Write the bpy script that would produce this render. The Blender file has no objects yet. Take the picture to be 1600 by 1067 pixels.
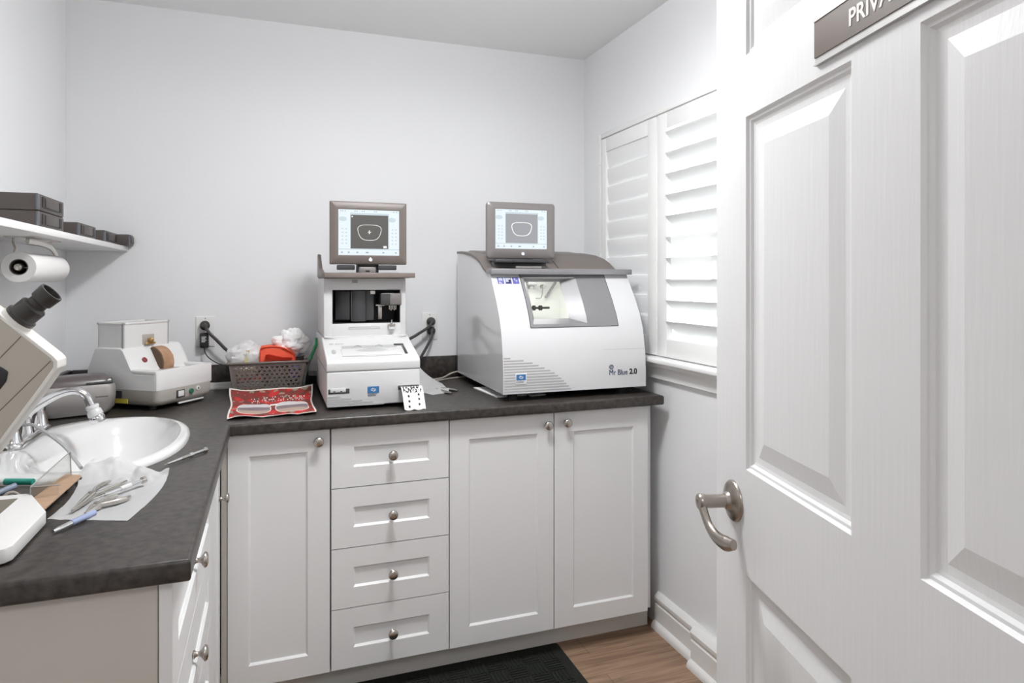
import bpy, bmesh, math, random
from math import sin, cos, pi, radians
from mathutils import Vector, Matrix, noise

SC = bpy.context.scene
COL = SC.collection
V = Vector

# ------------------------------------------------------------------ materials
MATS = {}
def mat(name, col, rough=0.5, metal=0.0, spec=0.5, bump=None, var=None, emit=None, trans=0.0, coat=0.0, alpha=1.0, sss=0.0):
    """bump=(scale, strength, (sx,sy,sz));  var=(scale, amount, other colour)"""
    m = bpy.data.materials.new(name); m.use_nodes = True
    nt = m.node_tree; b = nt.nodes['Principled BSDF']
    b.inputs['Base Color'].default_value = (*col, 1)
    b.inputs['Roughness'].default_value = rough
    b.inputs['Metallic'].default_value = metal
    b.inputs['Specular IOR Level'].default_value = spec
    b.inputs['Transmission Weight'].default_value = trans
    b.inputs['Coat Weight'].default_value = coat
    b.inputs['Alpha'].default_value = alpha
    if coat: b.inputs['Coat Roughness'].default_value = 0.05
    if emit:
        b.inputs['Emission Color'].default_value = (*emit[0], 1)
        b.inputs['Emission Strength'].default_value = emit[1]
    tc = nt.nodes.new('ShaderNodeTexCoord')
    if var:
        n = nt.nodes.new('ShaderNodeTexNoise'); n.inputs['Scale'].default_value = var[0]; n.inputs['Detail'].default_value = 6
        mp = nt.nodes.new('ShaderNodeMapping'); mp.inputs['Scale'].default_value = var[3] if len(var) > 3 else (1, 1, 1)
        nt.links.new(tc.outputs['Object'], mp.inputs['Vector']); nt.links.new(mp.outputs['Vector'], n.inputs['Vector'])
        r = nt.nodes.new('ShaderNodeValToRGB')
        r.color_ramp.elements[0].position = 0.5 - var[1]; r.color_ramp.elements[0].color = (*col, 1)
        r.color_ramp.elements[1].position = 0.5 + var[1]; r.color_ramp.elements[1].color = (*var[2], 1)
        nt.links.new(n.outputs['Fac'], r.inputs['Fac']); nt.links.new(r.outputs['Color'], b.inputs['Base Color'])
    if bump:
        n = nt.nodes.new('ShaderNodeTexNoise'); n.inputs['Scale'].default_value = bump[0]; n.inputs['Detail'].default_value = 4
        mp = nt.nodes.new('ShaderNodeMapping'); mp.inputs['Scale'].default_value = bump[2] if len(bump) > 2 else (1, 1, 1)
        nt.links.new(tc.outputs['Object'], mp.inputs['Vector']); nt.links.new(mp.outputs['Vector'], n.inputs['Vector'])
        bp = nt.nodes.new('ShaderNodeBump'); bp.inputs['Strength'].default_value = bump[1]; bp.inputs['Distance'].default_value = 0.002
        nt.links.new(n.outputs['Fac'], bp.inputs['Height']); nt.links.new(bp.outputs['Normal'], b.inputs['Normal'])
    MATS[name] = m
    return m

mat('wall_paint', (.83, .835, .845), .75, bump=(260, .06), spec=.3)
mat('ceiling_paint', (.87, .875, .88), .85, spec=.2)
mat('trim_paint', (.84, .84, .83), .35)
mat('shutter_paint', (.86, .86, .85), .4)
mat('door_paint', (.79, .79, .79), .5, bump=(9, .22, (14, 14, .9)))
mat('cabinet_white', (.77, .77, .77), .38, bump=(120, .03))
mat('carcass', (.54, .505, .46), .55)
mat('seam_dark', (.12, .105, .09), .7)
mat('kick_paint', (.68, .665, .63), .6)
mat('laminate', (.015, .0138, .0125), .35, var=(62, .22, (.070, .059, .051)), bump=(70, .10))
mat('laminate_light', (.10, .092, .085), .4)
mat('nickel', (.40, .36, .32), .3, metal=1)
mat('knob_metal', (.50, .46, .42), .26, metal=1)
mat('chrome', (.82, .82, .83), .08, metal=1)
mat('steel', (.62, .59, .55), .22, metal=1)
mat('ceramic', (.78, .78, .775), .1, coat=.6)
mat('white_plastic', (.68, .68, .68), .32)
mat('white_gloss', (.72, .72, .73), .12, coat=.5)
mat('panel_seam', (.35, .35, .35), .6)
mat('vent_grey', (.46, .46, .46), .6)
mat('taupe_plastic', (.15, .125, .112), .42)
mat('tray_taupe', (.19, .155, .14), .45)
mat('bezel_grey', (.23, .21, .205), .38, metal=.3)
mat('silver_grey', (.27, .265, .275), .42, metal=.25)
mat('black_plastic', (.018, .018, .019), .4)
mat('dark_plastic', (.05, .05, .053), .38)
mat('dark_metal', (.10, .10, .10), .3, metal=.6)
mat('black_rubber', (.012, .012, .012), .7)
mat('cord_black', (.045, .042, .04), .5)
mat('cord_beige', (.46, .42, .37), .5)
mat('beige_metal', (.47, .43, .365), .42)
mat('beige_lit', (.74, .72, .68), .4)  # lit copy of the body beige, light put into the colour
mat('beige_seam', (.16, .14, .11), .6)
mat('eyepiece_black', (.035, .032, .03), .33)
mat('edger_white', (.74, .735, .725), .4)
mat('edger_grey', (.50, .47, .43), .45)
mat('edger_inner', (.42, .38, .34), .5)
mat('wheel_tan', (.45, .26, .155), .55, var=(40, .25, (.33, .185, .11)))
mat('wheel_edge', (.10, .06, .035), .7)
mat('brass', (.62, .42, .18), .3, metal=1)
mat('dark_red', (.25, .04, .05), .4)
mat('silver_paint', (.42, .40, .385), .3, metal=.5)
mat('lid_taupe', (.12, .10, .098), .28)
mat('led_green', (.2, .9, .1), .5, emit=((.35, 1, .12), 2.2))
mat('green_lamp', (.03, .16, .10), .3)
mat('yellow_label', (.72, .60, .08), .5)
mat('tray_box', (.066, .055, .048), .42, bump=(160, .08))
mat('tray_highlight', (.12, .125, .14), .3)  # bluish highlight of the tray corners, put into the colour
mat('tray_dark', (.015, .013, .012), .5)
mat('paper', (.82, .82, .81), .8, spec=.2)
mat('tissue', (.90, .90, .90), .9, spec=.1, bump=(90, .15))
mat('tissue_printed', (.80, .79, .78), .85, spec=.1)
mat('roll_core', (.16, .14, .12), .8)
mat('bag_clear', (.88, .885, .89), .3, alpha=.62)
mat('tape_yellow', (.72, .66, .38), .5)
mat('orange_cloth', (.82, .135, .075), .8, spec=.15)
mat('basket_plastic', (.17, .15, .135), .5)
mat('pack_red', (.62, .09, .05), .5)
mat('pack_orange', (.75, .32, .10), .5)
mat('pack_cream', (.68, .58, .42), .5)
mat('pack_blue', (.10, .14, .36), .5)
mat('pack_white', (.7, .7, .68), .5)
mat('green_plastic', (.02, .25, .09), .4)
mat('dark_green', (.05, .065, .055), .5)
mat('cloth_red', (.33, .028, .03), .75, var=(30, .16, (.12, .06, .045)), spec=.2)
mat('cloth_bright', (.52, .035, .035), .75, spec=.2)
mat('cloth_edge', (.78, .72, .66), .8)
mat('cloth_speck', (.30, .26, .19), .8)
mat('cloth_script', (.80, .70, .66), .8)
mat('lens_pale', (.62, .60, .60), .6)
mat('lens_mid', (.22, .17, .19), .6)
mat('lens_low', (.40, .30, .24), .6)
mat('logo_blue', (.035, .17, .40), .4)
mat('logo_white', (.85, .85, .85), .5)
mat('ink_navy', (.03, .06, .13), .5)
mat('ink_black', (.012, .012, .012), .6)
mat('icon_violet', (.13, .13, .40), .4)
mat('icon_grey', (.45, .47, .56), .4)
mat('screen_glass', (.02, .02, .02), .2, emit=((.68, .80, .86), .68))
mat('screen_pale', (.02, .02, .02), .2, emit=((.80, .89, .93), .78))
mat('screen_dark', (.03, .03, .03), .3, emit=((.105, .097, .088), .6))
mat('screen_mid', (.02, .02, .02), .3, emit=((.42, .43, .46), .62))
mat('screen_line', (.02, .02, .02), .3, emit=((.85, .86, .82), .8))
mat('screen_icon', (.1, .1, .1), .3, emit=((.24, .32, .42), .7))
mat('power_button', (.6, .55, .75), .2, emit=((.75, .70, .95), .5))
mat('chamber_white', (.83, .835, .81), .5)
mat('chamber_lamp', (.9, .95, .85), .5, emit=((1, 1, .97), 15))
mat('sign_brown', (.095, .062, .042), .45)
mat('sign_silver', (.62, .61, .60), .35, metal=.3)
mat('sign_letter', (.82, .80, .77), .5)
mat('outlet_white', (.82, .815, .80), .35)
mat('outlet_slot', (.1, .1, .1), .6)
mat('mat_black', (.017, .019, .017), .95, spec=.1, bump=(420, 1.0), var=(300, .2, (.034, .037, .033)))
mat('tan_wood', (.47, .32, .215), .6, var=(18, .3, (.40, .255, .165), (1, 6, 1)))
mat('teal_plastic', (.02, .30, .23), .4)
mat('grey_plastic', (.33, .29, .265), .5)
mat('slate_blue', (.22, .26, .34), .45)
mat('blue_handle', (.36, .42, .62), .3, metal=.3)
mat('acrylic_edge', (.36, .34, .32), .3)
mat('hose_clear', (.80, .80, .80), .15, trans=.5)
mat('lamp_dome', (.9, .9, .88), .6, emit=((.985, .99, 1), 40.0))

def translucent(name, amount):
    m = MATS[name]; nt = m.node_tree; b = nt.nodes['Principled BSDF']; out = nt.nodes['Material Output']
    tr = nt.nodes.new('ShaderNodeBsdfTranslucent'); tr.inputs['Color'].default_value = b.inputs['Base Color'].default_value
    mx = nt.nodes.new('ShaderNodeMixShader'); mx.inputs['Fac'].default_value = amount
    nt.links.new(b.outputs['BSDF'], mx.inputs[1]); nt.links.new(tr.outputs['BSDF'], mx.inputs[2]); nt.links.new(mx.outputs['Shader'], out.inputs['Surface'])
mat('thin_paper', (.84, .84, .83), .8, spec=.2); translucent('thin_paper', .5)
mat('louver_pvc', (.86, .86, .86), .4); translucent('louver_pvc', .12)

def thin_glass(name, tint, gloss):
    m = bpy.data.materials.new(name); m.use_nodes = True; nt = m.node_tree; nt.nodes.clear()
    out = nt.nodes.new('ShaderNodeOutputMaterial'); tr = nt.nodes.new('ShaderNodeBsdfTransparent'); gl = nt.nodes.new('ShaderNodeBsdfGlossy')
    tr.inputs['Color'].default_value = (*tint, 1); gl.inputs['Roughness'].default_value = .03
    fr = nt.nodes.new('ShaderNodeLayerWeight'); fr.inputs['Blend'].default_value = .3
    ml = nt.nodes.new('ShaderNodeMath'); ml.operation = 'MULTIPLY'; ml.inputs[1].default_value = gloss; nt.links.new(fr.outputs['Facing'], ml.inputs[0])
    mx = nt.nodes.new('ShaderNodeMixShader')
    nt.links.new(ml.outputs['Value'], mx.inputs['Fac']); nt.links.new(tr.outputs['BSDF'], mx.inputs[1]); nt.links.new(gl.outputs['BSDF'], mx.inputs[2])
    nt.links.new(mx.outputs['Shader'], out.inputs['Surface']); MATS[name] = m
thin_glass('window_glass', (.95, .96, .95), .25); thin_glass('acrylic', (.95, .95, .94), .4)

def wood_floor():
    m = bpy.data.materials.new('plank_floor'); m.use_nodes = True
    nt = m.node_tree; b = nt.nodes['Principled BSDF']; L = nt.links
    tc = nt.nodes.new('ShaderNodeTexCoord')
    br = nt.nodes.new('ShaderNodeTexBrick')
    br.inputs['Color1'].default_value = (.36, .245, .165, 1); br.inputs['Color2'].default_value = (.30, .20, .135, 1)
    br.inputs['Mortar'].default_value = (.18, .12, .08, 1)
    br.inputs['Scale'].default_value = 1; br.inputs['Mortar Size'].default_value = .0012
    br.inputs['Brick Width'].default_value = 1.2; br.inputs['Row Height'].default_value = .125
    L.new(tc.outputs['Object'], br.inputs['Vector'])
    mp = nt.nodes.new('ShaderNodeMapping'); mp.inputs['Scale'].default_value = (1.6, 22, 1)
    n = nt.nodes.new('ShaderNodeTexNoise'); n.inputs['Scale'].default_value = 2.2; n.inputs['Detail'].default_value = 8; n.inputs['Distortion'].default_value = .8
    L.new(tc.outputs['Object'], mp.inputs['Vector']); L.new(mp.outputs['Vector'], n.inputs['Vector'])
    r = nt.nodes.new('ShaderNodeValToRGB'); r.color_ramp.elements[0].position = .3; r.color_ramp.elements[0].color = (.55, .5, .46, 1)
    r.color_ramp.elements[1].position = .72; r.color_ramp.elements[1].color = (1.25, 1.22, 1.2, 1)
    L.new(n.outputs['Fac'], r.inputs['Fac'])
    mx = nt.nodes.new('ShaderNodeMix'); mx.data_type = 'RGBA'; mx.blend_type = 'MULTIPLY'; mx.inputs['Factor'].default_value = 1
    L.new(br.outputs['Color'], mx.inputs['A']); L.new(r.outputs['Color'], mx.inputs['B'])
    L.new(mx.outputs['Result'], b.inputs['Base Color']); b.inputs['Roughness'].default_value = .5
    MATS['plank_floor'] = m
wood_floor()

# ------------------------------------------------------------------ mesh builder
def frame_z(d):
    d = V(d).normalized()
    a = V((1, 0, 0)) if abs(d.x) < .9 else V((0, 1, 0))
    x = d.cross(a).normalized(); y = d.cross(x).normalized()
    return x, y, d

def smooth_path(pts, n=6):
    pts = [V(p) for p in pts]
    if len(pts) < 3: return pts
    out = []
    P = [pts[0]*2-pts[1]] + pts + [pts[-1]*2-pts[-2]]
    for i in range(1, len(P)-2):
        p0, p1, p2, p3 = P[i-1], P[i], P[i+1], P[i+2]
        for k in range(n):
            t = k/n
            out.append(.5*((2*p1)+(p2-p0)*t+(2*p0-5*p1+4*p2-p3)*t*t+(3*p1-p0-3*p2+p3)*t**3))
    out.append(pts[-1])
    return out

class B:
    def __init__(s, *mats):
        s.bm = bmesh.new(); s.mats = list(mats); s.mi = 0
    def m(s, name):
        if name not in s.mats: s.mats.append(name)
        s.mi = s.mats.index(name); return s
    def _take(s, t, bev=0, seg=2):
        if bev > 0:
            bmesh.ops.bevel(t, geom=t.edges[:], offset=bev, segments=seg, profile=.5, affect='EDGES', clamp_overlap=True)
        me = bpy.data.meshes.new('tmp'); t.to_mesh(me); t.free()
        n = len(s.bm.faces); s.bm.from_mesh(me); bpy.data.meshes.remove(me)
        s.bm.faces.ensure_lookup_table()
        for f in s.bm.faces[n:]: f.material_index = s.mi
        return s
    def box(s, x0, x1, y0, y1, z0, z1, bev=0, seg=2, M=None):
        t = bmesh.new(); bmesh.ops.create_cube(t, size=1)
        for v in t.verts:
            v.co = V((x0+(v.co.x+.5)*(x1-x0), y0+(v.co.y+.5)*(y1-y0), z0+(v.co.z+.5)*(z1-z0)))
        if M is not None: bmesh.ops.transform(t, matrix=M, verts=t.verts)
        return s._take(t, bev, seg)
    def prism(s, pts, axis, a, b, bev=0, seg=2):
        def P(p, w):
            return {'x': (w, p[0], p[1]), 'y': (p[0], w, p[1]), 'z': (p[0], p[1], w)}[axis]
        t = bmesh.new()
        A = [t.verts.new(P(p, a)) for p in pts]; Bv = [t.verts.new(P(p, b)) for p in pts]
        t.faces.new(A); t.faces.new(Bv[::-1]); n = len(pts)
        for i in range(n): t.faces.new((A[i], Bv[i], Bv[(i+1) % n], A[(i+1) % n]))
        bmesh.ops.recalc_face_normals(t, faces=t.faces)
        return s._take(t, bev, seg)
    def loft(s, loops, cap0=True, cap1=True, closed=True):
        t = bmesh.new(); R = [[t.verts.new(p) for p in l] for l in loops]
        for a, b in zip(R, R[1:]):
            n = len(a)
            for i in range(n if closed else n-1):
                try: t.faces.new((a[i], a[(i+1) % n], b[(i+1) % n], b[i]))
                except ValueError: pass
        if cap0: t.faces.new(R[0][::-1])
        if cap1: t.faces.new(R[-1])
        bmesh.ops.recalc_face_normals(t, faces=t.faces)
        return s._take(t)
    def tube(s, pts, r, seg=10, n=6, smooth=True, flat=1.0):
        pts = smooth_path(pts, n) if smooth else [V(p) for p in pts]
        N = len(pts)
        rr = (lambda i: r) if not isinstance(r, (list, tuple)) else (lambda i: r[min(int(i/(N-1)*(len(r)-1)), len(r)-2)]*(1-(i/(N-1)*(len(r)-1) - min(int(i/(N-1)*(len(r)-1)), len(r)-2))) + r[min(int(i/(N-1)*(len(r)-1)), len(r)-2)+1]*(i/(N-1)*(len(r)-1) - min(int(i/(N-1)*(len(r)-1)), len(r)-2)))
        loops = []; x = None
        for i, p in enumerate(pts):
            d = (pts[min(i+1, N-1)]-pts[max(i-1, 0)]).normalized()
            if x is None: x, y, _ = frame_z(d)
            else:
                x = (x-d*x.dot(d)).normalized(); y = d.cross(x)
            loops.append([p+(x*cos(2*pi*k/seg)+y*sin(2*pi*k/seg)*flat)*rr(i) for k in range(seg)])
        return s.loft(loops)
    def cyl(s, p0, p1, r0, r1=None, seg=24):
        r1 = r0 if r1 is None else r1
        x, y, d = frame_z(V(p1)-V(p0))
        c = lambda p, r: [V(p)+(x*cos(2*pi*k/seg)+y*sin(2*pi*k/seg))*r for k in range(seg)]
        return s.loft([c(p0, r0), c(p1, r1)])
    def lathe(s, prof, o, d, seg=24, cap=True):
        x, y, d = frame_z(d); o = V(o)
        return s.loft([[o+d*h+(x*cos(2*pi*k/seg)+y*sin(2*pi*k/seg))*max(r, 1e-5) for k in range(seg)] for r, h in prof], cap, cap)
    def ring(s, o, d, R, r, R2=None, seg=32, s2=10):
        x, y, d = frame_z(d); o = V(o); R2 = R2 or R
        t = bmesh.new(); L = []
        for i in range(seg):
            a = 2*pi*i/seg; c = x*cos(a)*R+y*sin(a)*R2; n = (x*cos(a)+y*sin(a))
            L.append([t.verts.new(o+c+n*cos(2*pi*k/s2)*r+d*sin(2*pi*k/s2)*r) for k in range(s2)])
        for i in range(seg):
            for k in range(s2):
                t.faces.new((L[i][k], L[(i+1) % seg][k], L[(i+1) % seg][(k+1) % s2], L[i][(k+1) % s2]))
        bmesh.ops.recalc_face_normals(t, faces=t.faces)
        return s._take(t)
    def grid(s, f, nu, nv, mi=None, thick=0):
        t = bmesh.new()
        G = [[t.verts.new(f(i/nu, j/nv)) for j in range(nv+1)] for i in range(nu+1)]
        for i in range(nu):
            for j in range(nv):
                F = t.faces.new((G[i][j], G[i+1][j], G[i+1][j+1], G[i][j+1]))
                F.material_index = mi((i+.5)/nu, (j+.5)/nv) if mi else s.mi
        if thick: bmesh.ops.solidify(t, geom=t.faces[:], thickness=thick)
        me = bpy.data.meshes.new('tmp'); t.to_mesh(me); t.free(); s.bm.from_mesh(me); bpy.data.meshes.remove(me)
        return s
    def ball(s, c, r, sc=(1, 1, 1), sub=3, disp=None):
        t = bmesh.new(); bmesh.ops.create_icosphere(t, subdivisions=sub, radius=1)
        for v in t.verts:
            k = 1+(disp(v.co) if disp else 0)
            v.co = V(c)+V((v.co.x*sc[0], v.co.y*sc[1], v.co.z*sc[2]))*r*k
        return s._take(t)
    def text(s, txt, size, M, depth=.0006, sx=1.0, shear=0.0, offset=0.0):
        cu = bpy.data.curves.new('t', 'FONT'); cu.body = txt; cu.size = size; cu.extrude = depth; cu.align_x = 'LEFT'; cu.shear = shear; cu.offset = offset
        ob = bpy.data.objects.new('t', cu); COL.objects.link(ob)
        dg = bpy.context.evaluated_depsgraph_get(); me = bpy.data.meshes.new_from_object(ob.evaluated_get(dg))
        bpy.data.objects.remove(ob); bpy.data.curves.remove(cu)
        me.transform(M @ Matrix.Diagonal((sx, 1, 1, 1)))
        n = len(s.bm.faces); s.bm.from_mesh(me); bpy.data.meshes.remove(me)
        s.bm.faces.ensure_lookup_table()
        for f in s.bm.faces[n:]: f.material_index = s.mi
        return s

OFF = {}     # world position of every root, so that parts may be written in world coordinates
def root_of(o):
    while o.parent: o = o.parent
    return o
def obj(name, b, parent=None, mats=None, angle=32, label=None, local=False):
    me = bpy.data.meshes.new(name)
    if parent is not None and not local:
        o = OFF.get(root_of(parent).name)
        if o is not None: bmesh.ops.translate(b.bm, verts=b.bm.verts, vec=-o)
    b.bm.to_mesh(me); b.bm.free()
    for n in (mats or b.mats): me.materials.append(MATS[n])
    for p in me.polygons: p.use_smooth = True
    me.set_sharp_from_angle(angle=radians(angle))
    ob = bpy.data.objects.new(name, me); COL.objects.link(ob)
    if parent is not None: ob.parent = parent
    if label: ob['label'] = label
    return ob
def thing(name, label, cat, loc=(0, 0, 0), group=None, rotz=None):
    o = bpy.data.objects.new(name, None); COL.objects.link(o)
    o.location = loc; o['label'] = label; o['category'] = cat
    if group: o['group'] = group
    if rotz is None: OFF[o.name] = V(loc)
    else: o.rotation_euler = (0, 0, rotz)
    o.empty_display_size = .02
    return o
def solo(name, b, label, cat, group=None, angle=32):
    """a thing that is one mesh, origin moved to the middle of its base"""
    c = [v.co for v in b.bm.verts]
    loc = V(((min(v.x for v in c)+max(v.x for v in c))/2, (min(v.y for v in c)+max(v.y for v in c))/2, min(v.z for v in c)))
    bmesh.ops.translate(b.bm, verts=b.bm.verts, vec=-loc)
    o = obj(name, b, angle=angle); o.location = loc; o['label'] = label; o['category'] = cat
    if group: o['group'] = group
    return o
def struct(name, b, angle=32):
    o = obj(name, b, angle=angle); o['kind'] = 'structure'; return o
def dup(root, loc, label, rotz=None, group=None):
    r = root.copy(); COL.objects.link(r); r.location = loc; r['label'] = label
    if rotz is not None: r.rotation_euler = (0, 0, rotz)
    if group: r['group'] = group
    for ch in list(root.children):
        c = ch.copy(); COL.objects.link(c); c.parent = r
        for g in ch.children:
            d = g.copy(); COL.objects.link(d); d.parent = c
    return r

# ------------------------------------------------------------------ dimensions
W, H, YN = 2.141, 2.406, -2.75          # right wall, ceiling, near wall
HC = .914                                # worktop height
FY = -.7265                              # faces of the back run of cabinets
FX = .58                                 # faces of the side run

# ------------------------------------------------------------------ room shell
struct('floor', B('plank_floor').box(-1.6, 3.0, -4.7, 0.1, -.05, 0))
struct('ceiling', B('ceiling_paint').box(-1.6, 3.0, -4.7, 0.1, H, H+.05))
struct('wall_back', B('wall_paint').box(-.1, W+.12, 0, .1, 0, H))
struct('wall_left', B('wall_paint').box(-.1, 0, YN, 0, 0, H))
WY0, WY1, WZ0, WZ1 = -1.235, -.195, 1.05, 1.985       # window opening
struct('wall_right', B('wall_paint').box(W, W+.12, YN, WY0, 0, H).box(W, W+.12, WY1, 0, 0, H).box(W, W+.12, WY0, WY1, 0, WZ0).box(W, W+.12, WY0, WY1, WZ1, H))
struct('wall_near', B('wall_paint').box(-1.6, .37, YN-.12, YN, 0, H).box(1.30, 3.0, YN-.12, YN, 0, H).box(.37, 1.30, YN-.12, YN, 2.05, H))
struct('wall_corridor', B('wall_paint').box(-1.6, 3.0, -4.7, -4.6, 0, H).box(-1.7, -1.6, -4.7, YN-.12, 0, H).box(3.0, 3.1, -4.7, YN-.12, 0, H))
# door casing in the corridor mouth
struct('trim_1', B('trim_paint').box(.345, .372, YN-.122, YN+.002, 0, 2.05).box(.345, 1.32, YN-.122, YN+.002, 2.045, 2.075).box(1.298, 1.325, YN-.122, YN+.002, 0, 2.05))
# baseboard: profile in (x, z), run along y
def baseboard(b, x, y0, y1, h=.135, t=.017):
    P = [(0, 0), (-t, 0), (-t, .088*h/.135), (-t+.004, .092*h/.135), (-t+.004, .1*h/.135), (-t-.002, .106*h/.135), (-t-.003, .118*h/.135), (-t+.003, .126*h/.135), (-t+.008, .131*h/.135), (-.004, h), (0, h)]
    return b.prism([(x+p[0], p[1]) for p in P], 'y', y0, y1)
b = baseboard(B('trim_paint'), W, YN, -.66)
b.prism([(W, 0), (W-.034, 0), (W-.034, .010), (W-.030, .020), (W-.022, .026), (W-.016, .028), (W, .028)], 'y', YN, -.66)
struct('baseboard_right', b)
b = baseboard(B('trim_paint'), W-.028, -1.75, -.935, .14, .017)
b.box(W-.03, W, -1.75, -.935, 0, .138, .003)
b.prism([(W-.02, 0), (W-.062, 0), (W-.062, .010), (W-.058, .020), (W-.050, .026), (W-.044, .028), (W-.02, .028)], 'y', -1.75, -.935)
struct('trim_2', b)
struct('baseboard_left', baseboard(B('trim_paint'), W, 0, 1) if False else B('trim_paint').box(0, .017, YN, -1.78, 0, .13, .003))

# window: glass, frame, casing, sill
w = struct('window_1', B('trim_paint').box(W+.07, W+.11, WY0, WY0+.05, WZ0, WZ1).box(W+.07, W+.11, WY1-.05, WY1, WZ0, WZ1).box(W+.07, W+.11, WY0, WY1, WZ1-.05, WZ1).box(W+.07, W+.11, WY0, WY1, WZ0, WZ0+.05).box(W+.075, W+.105, -.735, -.695, WZ0, WZ1))
g = obj('window_pane', B('window_glass').box(W+.088, W+.092, WY0+.01, WY1-.01, WZ0+.01, WZ1-.01), w); g['kind'] = 'structure'
b = B('trim_paint')
for (y0, y1, z0, z1) in ((WY1, WY1+.022, WZ0-.02, WZ1+.022), (WY0-.022, WY0, WZ0-.02, WZ1+.022), (WY0, WY1, WZ1, WZ1+.022)):
    b.box(W-.012, W+.03, y0, y1, z0, z1, .003)
struct('trim_3', b)
b = B('trim_paint')
b.box(W-.055, W+.07, WY0-.04, WY1+.04, WZ0-.022, WZ0-.002, .006, 3)
b.prism([(W, WZ0-.022), (W-.036, WZ0-.022), (W-.032, WZ0-.036), (W-.018, WZ0-.046), (W-.016, WZ0-.05), (W-.016, WZ0-.085), (W, WZ0-.09)], 'y', WY0-.025, WY1+.025)
struct('trim_4', b)

# shutters
def shutter(y0, y1, tilt, label, stile0=.046, stile1=.062):
    t = thing('window_shutter', label, 'shutter', (W, (y0+y1)/2, WZ0+.003))
    x0, x1 = W-.012, W+.016
    z0, z1 = WZ0+.003, WZ1-.004
    b = B('shutter_paint')
    b.box(x0, x1, y0, y0+stile1, z0, z1, .003).box(x0, x1, y1-stile0, y1, z0, z1, .003)
    b.box(x0+.001, x1-.001, y0+stile1-.001, y1-stile0+.001, z1-.062, z1, .002).box(x0+.001, x1-.001, y0+stile1-.001, y1-stile0+.001, z0, z0+.068, .002)
    obj('shutter_frame', b, t)
    zb, zt = z0+.070, z1-.064
    n = 10; pitch = (zt-zb)/n
    for i in range(n):
        zc = zb+pitch*(i+.5)
        prof = []
        for k in range(16):
            a = 2*pi*k/16
            prof.append((.0445*cos(a), .0052*sin(a)))
        M = Matrix.Translation((W+.003 + (.012 if tilt < 70 else 0), 0, zc)) @ Matrix.Rotation(radians(tilt), 4, 'Y')
        L = [[M @ V((p[0], yy, p[1])) for p in prof] for yy in (y0+stile1+.002, y1-stile0-.002)]
        obj('louver', B('louver_pvc').loft(L), t)
    return t
s1 = shutter(-.66, -.20, 82, 'white wooden window shutter with its louvers shut, behind the glossy edging machine')
s2 = shutter(-1.225, -.668, 38, 'white wooden window shutter with louvers open to bright daylight, beside the open door', .066, .055)
for zz in (1.87, 1.40, 1.16):
    obj('hinge', B('trim_paint').cyl((W-.013, -.197, zz), (W-.013, -.197, zz+.065), .004, seg=10), s1)
# sheet taped over two louvers
solo('paper_sheet', B('thin_paper').grid(lambda u, v: V((W-.036+.004*sin(u*5)*v, -.80-.24*u, 1.345+.170*v)), 8, 6, thick=.0006), 'pale paper sheet taped over two louvers of the open shutter', 'paper')

# ceiling light (above the middle of the room, out of frame)
t = thing('ceiling_light', 'round white flush ceiling light above the middle of the room', 'lamp', (1.2, -1.35, H))
obj('light_base', B('trim_paint').cyl((1.2, -1.35, H-.012), (1.2, -1.35, H), .065, seg=40).cyl((1.2, -1.35, H-.075), (1.2, -1.35, H-.01), .014, seg=20), t)
obj('light_dome', B('lamp_dome').lathe([(.06, -.012), (.15, 0), (.148, .02), (.13, .045), (.09, .062), (.04, .07), (.002, .071)], (1.2, -1.35, H-.075), (0, 0, -1), 40), t)

# ------------------------------------------------------------------ raised/recessed fronts
def fronts(b, O, U, N, w, h, thick, panels, rings, fill=True):
    """a board w x h: lower corner O, width along U, up along z, face towards N.  panels: list of (u0,u1,v0,v1)."""
    O, U, N = V(O), V(U).normalized(), V(N).normalized(); Z = V((0, 0, 1))
    P = lambda u, v, d: O+U*u+Z*v+N*d
    us = sorted({0, w, *[x for p in panels for x in p[:2]]}); vs = sorted({0, h, *[x for p in panels for x in p[2:]]})
    t = bmesh.new()
    def quad(a, b_, c, d): t.faces.new([t.verts.new(x) for x in (a, b_, c, d)])
    inside = lambda u, v: any(p[0] <= u <= p[1] and p[2] <= v <= p[3] for p in panels)
    for a, c in zip(us, us[1:]):
        for d, e in zip(vs, vs[1:]):
            if not inside((a+c)/2, (d+e)/2): quad(P(a, d, 0), P(c, d, 0), P(c, e, 0), P(a, e, 0))
    for p in panels:
        prev = None
        for ins, dep in rings:
            c = [P(p[0]+ins, p[2]+ins, dep), P(p[1]-ins, p[2]+ins, dep), P(p[1]-ins, p[3]-ins, dep), P(p[0]+ins, p[3]-ins, dep)]
            if prev:
                for i in range(4): quad(prev[i], prev[(i+1) % 4], c[(i+1) % 4], c[i])
            prev = c
        quad(*prev)
    c0 = [P(0, 0, 0), P(w, 0, 0), P(w, h, 0), P(0, h, 0)]; c1 = [P(0, 0, -thick), P(w, 0, -thick), P(w, h, -thick), P(0, h, -thick)]
    for i in range(4): quad(c0[i], c1[i], c1[(i+1) % 4], c0[(i+1) % 4])
    quad(*c1[::-1])
    bmesh.ops.remove_doubles(t, verts=t.verts, dist=1e-5); bmesh.ops.recalc_face_normals(t, faces=t.faces)
    return b._take(t)
SHAKER = [(0, 0), (.0045, -.0045), (.0045, -.0062), (.006, -.0075)]
def knob(parent, c, d):
    c = V(c)
    return obj('knob', B('knob_metal').lathe([(.0085, 0), (.0085, .002), (.0055, .005), (.0045, .010), (.0065, .0145), (.0125, .0185), (.0158, .0215), (.0158, .0235), (.0135, .0265), (.008, .0285), (.001, .029)], c, d, 28), parent, label='brushed nickel knob', angle=40)

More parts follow.
